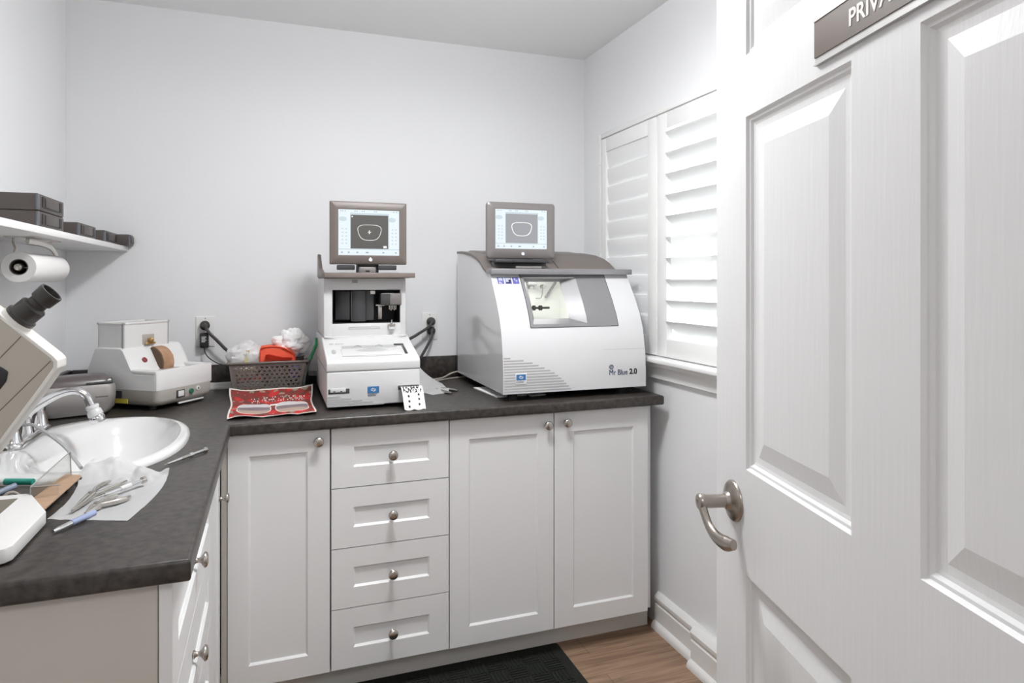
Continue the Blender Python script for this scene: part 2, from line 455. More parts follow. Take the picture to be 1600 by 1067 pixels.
# ------------------------------------------------------------------ base cabinets
ZB, ZT = .104, .872
def carcass(t, x0, x1, y0, y1):
    obj('carcass', B('carcass').box(x0, x1, y0, y1, ZB, .8775), t)
def door_y(t, x0, x1, kx, kz, prec):
    d = obj('cabinet_door', fronts(B('cabinet_white'), (x0, FY, ZB), (1, 0, 0), (0, -1, 0), x1-x0, ZT-ZB, .019, [prec], SHAKER), t, angle=5)
    knob(d, (kx, FY, kz), (0, -1, 0)); return d
t = thing('base_cabinet', 'narrow white base cabinet with one shaker door in the worktop corner', 'cabinet', (.745, -.4, 0))
carcass(t, .60, .899, FY+.021, -.03)
obj('corner_filler', B('carcass').box(.5815, .5975, FY+.003, FY+.075, ZB, .8775), t)
door_y(t, .5995, .8975, .8625, .8385, (.058, .232, .064, .703))
t = thing('drawer_cabinet', 'white base cabinet with four shaker drawers below the lens tracer', 'cabinet', (1.093, -.4, 0))
carcass(t, .901, 1.285, FY+.021, -.03)
for i in range(4):
    z1 = ZT-i*.1925; z0 = z1-.1895
    d = obj('drawer', fronts(B('cabinet_white'), (.9025, FY, z0), (1, 0, 0), (0, -1, 0), .382, z1-z0, .019, [(.068, .316, .063, .128)], SHAKER), t, angle=5)
    knob(d, (1.094, FY-.006, z0+.0955), (0, -1, 0))
t = thing('base_cabinet', 'wide white base cabinet with two shaker doors below the glossy edging machine', 'cabinet', (1.668, -.4, 0))
carcass(t, 1.287, 2.052, FY+.021, -.03)
door_y(t, 1.2885, 1.6675, 1.642, .8325, (.0665, .3205, .063, .7))
door_y(t, 1.6715, 2.0515, 1.7155, .836, (.0735, .3205, .063, .698))
obj('end_panel', B('cabinet_white').box(2.0535, 2.075, FY+.019, -.03, ZB, .8775, .001), t)
struct('trim_5', B('kick_paint').box(.56, 2.105, -.6366, -.62, 0, ZB).box(.49, .505, -1.735, -.6366, 0, ZB))

t = thing('drawer_cabinet', 'white base cabinet with wide shaker drawers at the free end of the side worktop', 'cabinet', (.28, -1.395, 0))
obj('carcass', B('carcass').box(.012, FX-.020, -1.745, -1.29, ZB, .8775).box(.012, FX-.020, -1.29, -1.047, ZB, .70).box(FX-.04, FX-.020, -1.29, -1.047, .70, .8775), t)
obj('end_panel', B('carcass').box(.012, FX-.021, -1.7485, -1.7455, 0, .8775), t)
for i in range(4):
    z1 = ZT-i*.1925; z0 = z1-.1895
    d = obj('drawer', fronts(B('cabinet_white'), (FX, -1.7465, z0), (0, 1, 0), (1, 0, 0), .699, z1-z0, .019, [(.07, .63, .063, .128)], SHAKER), t, angle=5)
    knob(d, (FX-.006, -1.397, z0+.085), (1, 0, 0))
t = thing('base_cabinet', 'white sink cabinet with one narrow door under the washbasin', 'cabinet', (.28, -.89, 0))
obj('carcass', B('carcass').box(.012, FX-.020, -1.045, -.7475, ZB, .70).box(FX-.04, FX-.020, -1.045, -.7475, .70, .8775), t)
d = obj('cabinet_door', fronts(B('cabinet_white'), (FX, -1.0445, ZB), (0, 1, 0), (1, 0, 0), .292, ZT-ZB, .019, [(.06, .232, .064, .703)], SHAKER), t, angle=5)
knob(d, (FX, -.795, .708), (1, 0, 0))

# ------------------------------------------------------------------ worktop (L shaped, one piece, hole for the basin)
SX, SY, SA, SB = .293, -.932, .222, .332          # basin centre and half axes
def oval(cx, cy, a, b_, n=64, e=2.25):
    out = []
    for k in range(n):
        th = 2*pi*k/n; c, s_ = cos(th), sin(th)
        out.append((cx+a*math.copysign(abs(c)**(2/e), c), cy+b_*math.copysign(abs(s_)**(2/e), s_)))
    return out
def worktop():
    LX, D, E, XE = .6087, .757, 1.7714, 2.103
    outer = [(.001, -.001), (.001, -E), (LX, -E), (LX, -D), (XE, -D), (XE, -.001)]
    inn = [(1, -1), (1, 1), (-1, 1), (-1, 1), (-1, 1), (-1, -1)]
    # which sides are rounded: front edges only
    def off(r):
        m = r
        return [(.001, -.001), (.001, -E+m), (LX-m, -E+m), (LX-m, -D+m), (XE-m, -D+m), (XE-m, -.001)]
    zt, zb, r = HC, HC-.036, .008
    t = bmesh.new(); rings = []
    prof = [(r, zb)] + [(r*(1-cos(a)), zb+r*(1-sin(a))) for a in ()] + [(r*(1-sin(a)), zb+r*(1-cos(a))) for a in (pi/8, pi/4, 3*pi/8, pi/2)] + [(r*(1-cos(a)), zt-r*(1-sin(a))) for a in (0, pi/8, pi/4, 3*pi/8, pi/2)]
    for o, z in prof: rings.append([t.verts.new((x, y, z)) for x, y in off(o)])
    for a, c in zip(rings, rings[1:]):
        for i in range(6): t.faces.new((a[i], a[(i+1) % 6], c[(i+1) % 6], c[i]))
    hole = oval(SX, SY, SA-.014, SB-.014, 48)
    for ring_, z in ((rings[0], zb), (rings[-1], zt)):
        hv = [t.verts.new((x, y, z)) for x, y in hole]
        es = [t.edges.get((ring_[i], ring_[(i+1) % 6])) or t.edges.new((ring_[i], ring_[(i+1) % 6])) for i in range(6)]
        es += [t.edges.new((hv[i], hv[(i+1) % 48])) for i in range(48)]
        bmesh.ops.triangle_fill(t, use_beauty=True, use_dissolve=False, edges=es)
        if z == zb: h0 = hv
        else:
            for i in range(48): t.faces.new((h0[i], h0[(i+1) % 48], hv[(i+1) % 48], hv[i]))
    bmesh.ops.recalc_face_normals(t, faces=t.faces)
    return B('laminate')._take(t)
t = thing('countertop', 'continuous L-shaped dark slate laminate worktop on the white base cabinets', 'worktop', (.3, -.4, HC-.036))
obj('slab', worktop(), t, angle=40)
obj('backsplash', B('laminate').box(.021, 2.103, -.020, -.001, HC, 1.008, .004), t)
obj('backsplash', B('laminate').box(.001, .020, -1.77, -.001, HC, 1.008, .004), t)

# ------------------------------------------------------------------ basin and tap
t = thing('washbasin', 'white oval ceramic drop-in basin set in the side worktop', 'sink', (SX, SY, HC))
loops = []
for (dx, a, b_, z) in ((0, SA, SB, .9145), (0, SA, SB, .921), (0, SA-.004, SB-.004, .927), (0, SA-.012, SB-.012, .930), (.012, SA-.035, SB-.028, .9305), (.040, SA-.060, SB-.042, .928), (.048, SA-.072, SB-.052, .918), (.05, SA-.084, SB-.068, .89), (.052, SA-.105, SB-.10, .83), (.05, SA-.14, SB-.16, .79), (.05, .03, .03, .778)):
    loops.append([V((x, y, z)) for x, y in oval(SX+dx, SY, a, b_)])
obj('bowl', B('ceramic').loft(loops, False, True), t, angle=60)
b = B('ceramic')
obj('drain', B('chrome').cyl((SX+.05, SY, .7785), (SX+.05, SY, .781), .024), t)
FXC, FYC = .122, -.845
t = thing('basin_tap', 'chrome two-handle tap on the rim of the oval basin', 'tap', (FXC, FYC, .930))
b = B('chrome')
lp = lambda r, L, z: [V((FXC+r*cos(2*pi*k/40), FYC+(L if sin(2*pi*k/40) > 0 else -L)+r*sin(2*pi*k/40), z)) for k in range(40)]
b.loft([lp(.028, .105, .930), lp(.028, .105, .938), lp(.025, .105, .944), lp(.02, .103, .947)])
obj('base_plate', b, t, angle=50)
for sgn in (-1, 1):
    y = FYC+sgn*.102
    h = obj('handle', B('chrome').lathe([(.025, .944-.944), (.0225, .006), (.018, .03), (.0155, .05), (.0165, .054), (.013, .060), (.001, .062)], (FXC, y, .944), (0, 0, 1), 28), t, angle=50)
    obj('lever', B('chrome').tube([(FXC, y, 1.0), (FXC+.018, y+sgn*.014, 1.009), (FXC+.04, y+sgn*.03, 1.025), (FXC+.052, y+sgn*.04, 1.035)], [.009, .0085, .007, .006], 12, flat=.6), h)
b = B('chrome').lathe([(.021, 0), (.018, .012), (.0145, .03), (.0135, .04)], (FXC, FYC, .944), (0, 0, 1), 28)
b.tube([(FXC, FYC, .975), (FXC+.008, FYC, 1.000), (FXC+.05, FYC-.001, 1.030), (FXC+.085, FYC-.002, 1.047), (FXC+.115, FYC-.003, 1.050), (FXC+.137, FYC-.003, 1.034), (FXC+.150, FYC-.003, 1.006)], [.0125, .012, .011, .0105, .010, .010, .0105], 16, 8)
obj('spout', b, t, angle=50)
b = B('white_plastic'); e0 = V((FXC+.149, FYC-.003, 1.010)); ed = V((.35, 0, -.94))
b.lathe([(.0125, 0), (.016, .002), (.0165, .008), (.0145, .010), (.0145, .013), (.0175, .016), (.0185, .028), (.018, .030)], e0, ed, 24)
b.m('chrome').lathe([(.0165, .030), (.0185, .033), (.019, .046), (.017, .050), (.001, .050)], e0, ed, 24)
obj('aerator', b, t, angle=45, label='white plastic and chrome swivel aerator')
solo('clear_hose', B('hose_clear').tube([(.146, -.945, .985), (.175, -.975, .990), (.2117, -1.0184, .980), (.2758, -1.1159, .9625), (.3161, -1.1941, .948), (.338, -1.236, .9385)], .0038, 10, 8), 'thin clear plastic hose looping over the basin rim below the tap', 'hose')

# ------------------------------------------------------------------ the six-panel door
A = V((1.512, -1.8586, 0)); U = V((.2413, .9705, 0)).normalized(); N = V((-U.y, U.x, 0))      # far (leading) edge, direction, face normal
DW, DH, DT = .914, 2.03, .035
O = A-U*DW
t = thing('door_1', 'white six-panel interior door standing open with a brown sign on it', 'door', (O.x, O.y, .008), rotz=None)
t['kind'] = 'structure'
DOORR = [(0, 0), (.004, -.0045), (.008, -.005), (.012, -.0085), (.017, -.0095), (.022, -.0098), (.027, -.0098), (.056, -.0042), (.057, -.0042)]
pu = [(DW-.121-.293, DW-.121), (.121-.0, .121+.262)]
pu = [(DW-.121-.294, DW-.121), (DW-.121-.294-.122-.294 if False else .118, DW-.121-.294-.122)]
pv = [(.245, .844-.008), (1.0226-.008, 1.6207-.008), (1.7247-.008, 1.92)]
b = fronts(B('door_paint'), V((O.x, O.y, .008)), U, N, DW, DH, DT, [(u[0], u[1], v[0], v[1]) for u in pu for v in pv], DOORR)
obj('door_leaf', b, t, angle=4)
def dp(s, z, n=0.0):         # point on the door: s back from the leading edge, height z, n out of the face
    return A-U*s+N*n+V((0, 0, z))
# lever handle
hs, hz = .075, .955
hb = B('nickel').lathe([(.0355, 0), (.0355, .003), (.033, .006), (.024, .009), (.0165, .012), (.0145, .016), (.0125, .018)], dp(hs, hz), N, 40)
hb.lathe([(.0115, .014), (.0115, .052), (.014, .056), (.0145, .063), (.0125, .066), (.001, .067)], dp(hs, hz), N, 28)
h = obj('handle', hb, t, angle=40, label='satin nickel lever handle')
obj('lever', B('nickel').tube([dp(hs-.003, hz, .060), dp(hs+.008, hz-.010, .060), dp(hs+.03, hz-.030, .059), dp(hs+.055, hz-.0405, .056), dp(hs+.085, hz-.0405, .052), dp(hs+.103, hz-.036, .047)], [.0105, .0085, .0082, .010, .0122, .0085], 16, 8, flat=.8), h)
obj('keyhole', B('black_plastic').cyl(dp(hs-.001, hz, .0668), dp(hs-.001, hz, .0675), .0035, seg=16), h)
# latch edge plate is on the hidden side; hinges
for z in (.25, 1.05, 1.85):
    obj('hinge', B('nickel').cyl(V((O.x, O.y, z))-U*.006+N*-.037, V((O.x, O.y, z+.09))-U*.006+N*-.037, .006), t)
# sign
d2s = lambda d: (1.2495-d)/.9948
s0, s1 = d2s(.913), d2s(.913)+.285
def slab_on_door(b, sa, sb, za, zb_, n0, n1):
    P = [dp(sa, za, n0), dp(sb, za, n0), dp(sb, zb_, n0), dp(sa, zb_, n0)]; Q = [dp(sa, za, n1), dp(sb, za, n1), dp(sb, zb_, n1), dp(sa, zb_, n1)]
    return b.loft([P, Q])
sg = thing('door_sign', 'brown PRIVATE sign in a silver holder fixed to the open white door', 'sign', dp(s0+.14, 1.63, .001))
b = slab_on_door(B('sign_silver'), s0, s1, 1.6365, 1.7035, .0006, .003)
slab_on_door(b, s0, s1, 1.6365, 1.6385, .003, .0055); slab_on_door(b, s0, s1, 1.6965, 1.7035, .003, .0055)
obj('sign_holder', b, sg)
obj('sign_plate', slab_on_door(B('sign_brown'), s0, s1-.002, 1.6475, 1.6965, .003, .0045), sg)
Rm = Matrix.Identity(4)
for i, a in enumerate((-U, V((0, 0, 1)), N)):
    for j in range(3): Rm[j][i] = a[j]
b = B('sign_letter')
b.text('PRIVATE', .0305, Matrix.Translation(dp(s0+.078, 1.6615, .0046)) @ Rm, .0005, 1.0, offset=.0006)
obj('lettering', b, sg)

# ------------------------------------------------------------------ wall shelf with lens trays and paper roll
t = thing('wall_shelf', 'white board shelf high on the wall above the basin', 'shelf', (.1, -.8, 1.455))
obj('shelf_board', B('trim_paint').box(.001, .205, -1.62, -.002, 1.4555, 1.473, .0015), t)
def lens_tray(lx, ly, hh, label, loc, tiers=1):
    t = thing('lens_tray', label, 'tray', loc, 'dark plastic lens trays on the shelf', rotz=0)
    b = B('tray_box', 'tray_highlight', 'tray_dark')
    tp = .006
    P = lambda x0, x1, y0, y1, z: [V((x0, y0, z)), V((x1, y0, z)), V((x1, y1, z)), V((x0, y1, z))]
    b.box(-lx/2, lx/2, -ly/2, ly/2, 0, hh, .004, 2)
    obj('tray_body', b, t, local=True)
    # moulded grip block on the end that faces the room
    b = B('tray_box').box(lx/2-.001, lx/2+.0025, -ly*.26, ly*.26, hh*.26, hh*.84, .0015)
    g = obj('grip', b, t, local=True)
    c = B('tray_dark')
    for sy in (-1, 1):
        c.box(lx/2-.001, lx/2+.0018, sy*ly*.335-.009, sy*ly*.335+.009, hh*.24, hh*.84)
    c.box(lx/2-.001, lx/2+.001, -ly*.3, ly*.3, hh*.20, hh*.245)
    obj('grip_slot', c, t, local=True)
    obj('corner_highlight', B('tray_highlight').cyl((lx/2-.003, -ly/2+.003, hh*.06), (lx/2-.003, -ly/2+.003, hh*.94), .0042, seg=10), t, local=True)  # painted highlight along the one rounded corner, not a separate strip
    return t
TZ = 1.4735
a0 = lens_tray(.175, .213, .0425, 'large dark lens tray at the bottom of the stack of two on the shelf', (.0975, -.863, TZ))
dup(a0, (.0975, -.863, TZ+.0427), 'large dark lens tray on top of the stack of two on the shelf')
lens_tray(.175, .205, .0435, 'single dark lens tray on the shelf right behind the two-high stack', (.0975, -.505, TZ))
lens_tray(.175, .195, .043, 'dark lens tray on the shelf between the single tray and the corner one', (.0985, -.186, TZ))
lens_tray(.175, .072, .042, 'dark lens tray at the far end of the shelf in the corner', (.137, -.042, TZ))

t = thing('paper_roll_holder', 'grey metal roll holder screwed under the shelf', 'holder', (.12, -.7, 1.44))
RX, RZ, RY0, RY1 = .125, 1.377, -.905, -.615
obj('mount_plate', B('steel').box(.09, .155, -.90, -.66, 1.4525, 1.4552, .001), t)
obj('arm', B('steel').tube([(.122, -.83, 1.4515), (.123, -.72, 1.4500), (.124, -.64, 1.440), (.126, -.598, 1.415), (.126, -.590, 1.395), (RX, -.588, RZ)], [.013, .013, .012, .011, .009, .008], 14, flat=.35), t)
obj('arm', B('steel').tube([(.10, -.86, 1.452), (.10, -.862, 1.44), (.105, -.866, 1.425), (.105, -.87, 1.4165)], .0028, 8), t)
obj('rod', B('steel').lathe([(.001, 0), (.008, .002), (.0105, .008), (.0105, .016), (.0075, .022), (.0075, .33), (.001, .331)], (RX, -.915, RZ), (0, 1, 0), 20), t)
loopsr = []
def circ(y, r, n=48): return [V((RX+r*cos(2*pi*k/n), y, RZ+r*sin(2*pi*k/n))) for k in range(n)]
t = thing('paper_towel_roll', 'white paper towel roll hanging on the holder under the shelf', 'paper roll', (RX, -.76, RZ-.039))
b = B('tissue_printed').loft([circ(RY0, .0205), circ(RY0, .0375), circ(RY0+.002, .039), circ(RY1-.002, .039), circ(RY1, .0375), circ(RY1, .0205)], False, False)
obj('paper', b, t, angle=50)
obj('core', B('roll_core').loft([circ(RY0, .0205), circ(RY0, .0185), circ(RY1, .0185), circ(RY1, .0205)], False, False), t)

# ------------------------------------------------------------------ lensmeter (beige, at the free end of the side worktop)
t = thing('lensmeter', 'beige tilted lensmeter with a black eyepiece beside the basin', 'optical instrument', (.25, -1.62, HC))
YF, YB = -1.66, -1.612
body = [(.10, 1.42), (.20, 1.40), (.3279, 1.2870), (.3975, 1.2205), (.4015, 1.2145), (.4015, 1.2045), (.3785, 1.1674), (.3279, 1.0906), (.295, 1.040), (.24, .985), (.12, 1.06)]
b = B('beige_metal').prism(body, 'y', YF, YB, .005, 3)
obj('body', b, t, angle=40)
edge = [(.20, 1.4035), (.3295, 1.2890), (.3985, 1.2235), (.4045, 1.2155), (.4045, 1.2035), (.3815, 1.1665), (.3305, 1.0896), (.296, 1.037)]
inner = [(.20, 1.3985), (.3255, 1.2855), (.3950, 1.2195), (.3985, 1.2135), (.3985, 1.2050), (.3755, 1.1684), (.3249, 1.0916), (.292, 1.041)]
b = B('beige_lit').prism(edge+inner[::-1], 'y', YF-.001, YB+.001, .0012, 2)
obj('lit_edge', b, t, angle=40)  # lighter skin that paints the light on the upper and outer faces
b = B('beige_seam')
for (p, q) in (((.3949, 1.2153), (.315, 1.1265)), ((.3555, 1.2555), (.305, 1.195))):
    d = V((q[0]-p[0], 0, q[1]-p[1])); n_ = V((-d.z, 0, d.x)).normalized()*.0007
    P = [V((p[0], YF-.0006, p[1]))+n_, V((q[0], YF-.0006, q[1]))+n_, V((q[0], YF-.0006, q[1]))-n_, V((p[0], YF-.0006, p[1]))-n_]
    obj('seam', B('beige_seam').loft([P, [x+V((0, .002, 0)) for x in P]]), t)
obj('focus_window', B('black_plastic').prism([(.27, 1.20), (.316, 1.2165), (.330, 1.2085), (.339, 1.201), (.3365, 1.186), (.322, 1.165), (.27, 1.14)], 'y', YF-.003, YF+.002, .002), t)
ea = V((.715, -.06, .66)).normalized(); e0 = V((.3415, -1.634, 1.279))
b = B('beige_lit').lathe([(.0245, -.012), (.0245, .004), (.0225, .007)], e0, ea, 32)
obj('eyepiece_socket', b, t, angle=50)
b = B('eyepiece_black').lathe([(.0238, 0), (.0238, .006), (.0205, .008), (.0205, .027), (.0185, .029), (.0150, .031), (.0145, .038), (.0175, .041), (.0188, .060), (.0182, .0615), (.0155, .0615), (.0135, .052), (.012, .035), (.001, .034)], e0+ea*.006, ea, 32)
obj('eyepiece', b, t, angle=35)
obj('column', B('beige_metal').box(.10, .19, -1.657, -1.615, .935, 1.12, .01, 3), t)
base = [(.06, -1.712), (.335, -1.714), (.349, -1.706), (.3555, -1.695), (.355, -1.535), (.349, -1.522), (.300, -1.418), (.29, -1.41), (.06, -1.41)]
b = B('edger_white').prism(base, 'z', HC+.004, HC+.027, .0025, 2)
obj('base', b, t, angle=40)
obj('base_panel', B('beige_seam').prism([(.08, -1.66), (.265, -1.66), (.285, -1.60), (.285, -1.44), (.08, -1.44)], 'z', HC+.024, HC+.0275), t)
obj('base_slot', B('black_plastic').box(.302, .309, -1.475, -1.455, HC+.0255, HC+.0268), t)
obj('base_foot', B('black_rubber').box(.08, .33, -1.69, -1.44, HC, HC+.006), t)

# ------------------------------------------------------------------ ultrasonic cleaner
t = thing('ultrasonic_cleaner', 'small silver ultrasonic cleaner with a dark lid behind the tap', 'cleaner', (.157, -.495, HC), rotz=radians(22)); t.scale = (1, .8, 1)
def rr(x0, x1, y0, y1, z, r, n=6):
    out = []
    for cx, cy, a0 in ((x1-r, y0+r, -pi/2), (x1-r, y1-r, 0), (x0+r, y1-r, pi/2), (x0+r, y0+r, pi)):
        for k in range(n+1):
            a = a0+pi/2*k/n; out.append(V((cx+r*cos(a), cy+r*sin(a), z)))
    return out
b = B('silver_paint').loft([rr(-.09, .09, .012, .138, .006, .03), rr(-.104, .104, .002, .148, .025, .032), rr(-.108, .108, 0, .15, .06, .034), rr(-.108, .108, .002, .15, .088, .034), rr(-.104, .104, .006, .148, .098, .034)])
obj('housing', b, t, local=True, angle=50)
b = B('lid_taupe').loft([rr(-.104, .104, .008, .147, .098, .033), rr(-.10, .10, .012, .145, .112, .033), rr(-.085, .085, .03, .135, .123, .03), rr(-.05, .05, .05, .115, .127, .02)])
obj('lid', b, t, local=True, angle=50)
M = Matrix.Translation((.03, .006, .0985)) @ Matrix.Rotation(radians(24), 4, 'X')
b = B('dark_plastic').box(-.008, .066, 0, .032, 0, .006, .002, M=M)
p = obj('control_panel', b, t, local=True)
obj('digits', B('led_green').text('45', .017, M @ Matrix.Translation((.024, .010, .0062)), .0004), p, local=True)
for x in (.002, .051): obj('button', B('outlet_white').box(x, x+.011, .010, .020, .006, .0075, .001, M=M), p, local=True)
obj('logo', B('dark_plastic').text('Sonicwave', .0085, Matrix.Translation((.045, -.0004, .058)) @ Matrix.Rotation(pi/2, 4, 'X'), .0008), t, local=True)
for x in (-.07, .07):
    for y in (.035, .115): obj('foot', B('black_rubber').cyl((x, y, 0), (x, y, .008), .008, seg=12), t, local=True)

# ------------------------------------------------------------------ hand edger
t = thing('hand_edger', 'off-white hand edging grinder with a tan wheel and top water tray', 'grinder', (.453, -.366, HC), rotz=math.atan2(.8, .6))
def bodyloop(ex, y0, y1, z, r): return rr(-.135-ex, .118+ex, y0, y1, z, r)
b = B('edger_grey').loft([bodyloop(-.02, .02, .28, .014, .02), bodyloop(-.008, .006, .294, .022, .02), bodyloop(-.002, .001, .299, .035, .02), bodyloop(0, 0, .30, .068, .02)])
obj('lower_housing', b, t, local=True, angle=50)
prof = [(0, .068), (0, .128), (.004, .133), (.012, .133), (.014, .122), (.095, .122), (.105, .133), (.142, .198), (.152, .205), (.25, .205), (.262, .200), (.298, .125), (.30, .068)]
L = []
for x, ins in ((-.135, .012), (-.132, .004), (-.124, 0), (.107, 0), (.115, .004), (.118, .012)):
    L.append([V((x, min(max(y, ins), .3-ins), z-(ins*.4 if z > .1 else 0))) for y, z in prof])
obj('upper_housing', B('edger_white').loft(L), t, local=True, angle=40)
for x in (-.135, .088): obj('basin_rim', B('edger_white').box(x, x+.03, .004, .11, .12, .133, .004, 3), t, local=True)
bx0, bx1, by0, by1 = -.128, .066, .148, .255
b = B('edger_white')
b.box(bx0, bx1, by0, by0+.006, .195, .285).box(bx0, bx1, by1-.006, by1, .195, .285).box(bx0, bx0+.006, by0, by1, .195, .285).box(bx1-.006, bx1, by0, by1, .195, .285).box(bx0+.002, bx1-.002, by0+.002, by1-.002, .195, .25)
for a in ((bx0-.003, bx1+.003, by0-.003, by0+.008), (bx0-.003, bx1+.003, by1-.008, by1+.003), (bx0-.003, bx0+.008, by0-.003, by1+.003), (bx1-.008, bx1+.003, by0-.003, by1+.003)):
    b.box(a[0], a[1], a[2], a[3], .281, .288, .0015)
wt = obj('water_tray', b, t, local=True)
obj('tap_recess', B('edger_inner').box(-.050, .0, by0-.0012, by0+.004, .208, .243, .0008), wt, local=True)
obj('brass_valve', B('brass').cyl((-.022, by0-.014, .222), (-.022, by0+.002, .222), .008, seg=14).ball((-.023, by0-.013, .226), .007, sub=2).box(-.044, -.002, by0-.012, by0-.004, .208, .216, .003), wt, local=True)
obj('wheel_slot', B('edger_inner').box(-.032, .04, .075, .135, .12, .1235), t, local=True)
b = B('wheel_edge').cyl((-.024, .142, .142), (.030, .142, .142), .0535, seg=48)
b.m('wheel_tan').cyl((-.018, .142, .142), (.026, .142, .142), .057, seg=48)
obj('grinding_wheel', b, t, local=True, angle=30)
obj('wheel_guard', B('brass').box(.027, .042, .102, .116, .158, .168, .003), t, local=True)
sl = V((0, -.87, .5)).normalized()
obj('red_badge', B('dark_red').cyl(V((-.068, .1195, .1585)), V((-.068, .1195, .1585))+sl*.003, .0095, seg=24), t, local=True)
b = B('dark_plastic').box(-.052, -.016, -.0015, .004, .032, .058, .001).m('outlet_white').box(-.046, -.022, -.005, .004, .036, .055, .002)
obj('power_switch', b, t, local=True)
obj('fuse_cap', B('green_lamp').cyl((.012, -.006, .047), (.012, .004, .047), .0085, seg=20), t, local=True)
obj('toggle', B('outlet_white').cyl((.045, -.003, .052), (.045, .004, .052), .008, seg=18).m('black_plastic').box(.043, .047, -.0045, -.002, .048, .056), t, local=True)
b = B('yellow_label').box(-.1362, -.134, .12, .185, .022, .036).m('dark_plastic').box(-.1362, -.134, .145, .175, .038, .062)
obj('side_label', b, t, local=True)
for x in (-.10, .10):
    for y in (.05, .25): obj('foot', B('black_rubber').cyl((x, y, 0), (x, y, .02), .011, seg=14), t, local=True)
obj('drip_rail', B('outlet_white').box(-.03, .085, .01, .02, .008, .014, .002), t, local=True)

# ------------------------------------------------------------------ outlets, plugs and cords
def outlet(x, label):
    t = thing('wall_outlet', label, 'outlet', (x, -.003, 1.081), 'wall outlets above the worktop')
    obj('cover_plate', B('outlet_white').box(x-.035, x+.035, -.006, 0, 1.081, 1.201, .003, 3), t)
    b = B('outlet_white')
    for z in (1.1215, 1.1605): b.cyl((x, -.008, z), (x, -.004, z), .0165, seg=28)
    obj('socket', b, t)
    b = B('steel').cyl((x, -.0075, 1.141), (x, -.005, 1.141), .003, seg=12).cyl((x, -.0068, 1.192), (x, -.005, 1.192), .0025, seg=12).cyl((x, -.0068, 1.09), (x, -.005, 1.09), .0025, seg=12)
    obj('screw', b, t)
outlet(.476, 'white wall outlet above the hand grinder holding a plug and a small adapter')
outlet(1.3825, 'white wall outlet between the tracer and the edging machine holding two round plugs')
def plug(parent, x, z, dirn):
    return obj('plug', B('cord_black').lathe([(.0175, 0), (.0185, .004), (.0185, .016), (.015, .020), (.010, .024), (.009, .036), (.004, .038)], (x, -.0085, z), dirn, 24), parent, angle=40)
t = thing('power_cable', 'thick dark power cord from the outlet down behind the basket', 'cord', (.5, -.05, 1.16))
plug(t, .474, 1.166, (.1, -1, -.05))
obj('cord', B('cord_black').tube([(.477, -.040, 1.164), (.492, -.050, 1.140), (.520, -.055, 1.110), (.548, -.055, 1.078), (.566, -.050, 1.056), (.580, -.04, 1.01), (.59, -.036, .94)], .0062, 10, 8), t)
t = thing('power_adapter', 'small black plug-in adapter with a white printed label in the outlet', 'adapter', (.472, -.03, 1.075))
obj('adapter_body', B('black_plastic').box(.458, .490, -.040, -.0085, 1.078, 1.137, .005, 3), t)
b = B('ink_black')
b.m('logo_white')
for i, z in enumerate((1.120, 1.114, 1.108, 1.102)):
    b.box(.465, .482-.004*(i % 2), -.0406, -.0398, z, z+.0025)
obj('label_print', b, t)
obj('cord', B('cord_black').tube([(.475, -.028, 1.080), (.476, -.030, 1.062), (.490, -.034, 1.040), (.520, -.036, 1.018), (.555, -.034, 1.004), (.576, -.032, .985), (.59, -.03, .93)], .0024, 8, 8), t)
for z, pts, lab in ((1.163, [(1.385, -.044, 1.160), (1.36, -.058, 1.137), (1.31, -.066, 1.108), (1.26, -.066, 1.078), (1.235, -.06, 1.03), (1.24, -.05, .93)], 'dark power cord with a round plug in the upper socket behind the tracer'),
                   (1.122, [(1.386, -.044, 1.118), (1.37, -.060, 1.080), (1.335, -.066, 1.020), (1.31, -.062, .975), (1.29, -.055, .925)], 'dark power cord with a round plug in the lower socket behind the tracer')):
    t = thing('power_cable', lab, 'cord', (1.36, -.05, z), 'cords behind the tracer')
    plug(t, 1.385, z, (.05, -1, -.05))
    obj('cord', B('cord_black').tube(pts, .0062, 10, 8), t)
solo('cable', B('cord_beige').tube([(1.36, -.12, .919), (1.42, -.085, .921), (1.47, -.058, .936), (1.53, -.045, .946)], .0036, 8, 8), 'pale cable lying along the backsplash between the two white machines, upper one', 'cable')
solo('cable', B('cord_beige').tube([(1.38, -.14, .9175), (1.44, -.10, .9175), (1.49, -.075, .9175), (1.54, -.06, .9175)], .0032, 8, 8), 'pale cable lying on the worktop between the two white machines, lower one', 'cable')
b = B('outlet_white').box(.40, .588, -.046, -.0215, HC+.0005, HC+.026, .004, 3)
b.box(.40, .588, -.049, -.046, HC+.0005, HC+.012, .001)
solo('cable_duct', b, 'white plastic cable duct along the backsplash foot behind the hand grinder', 'cable duct')

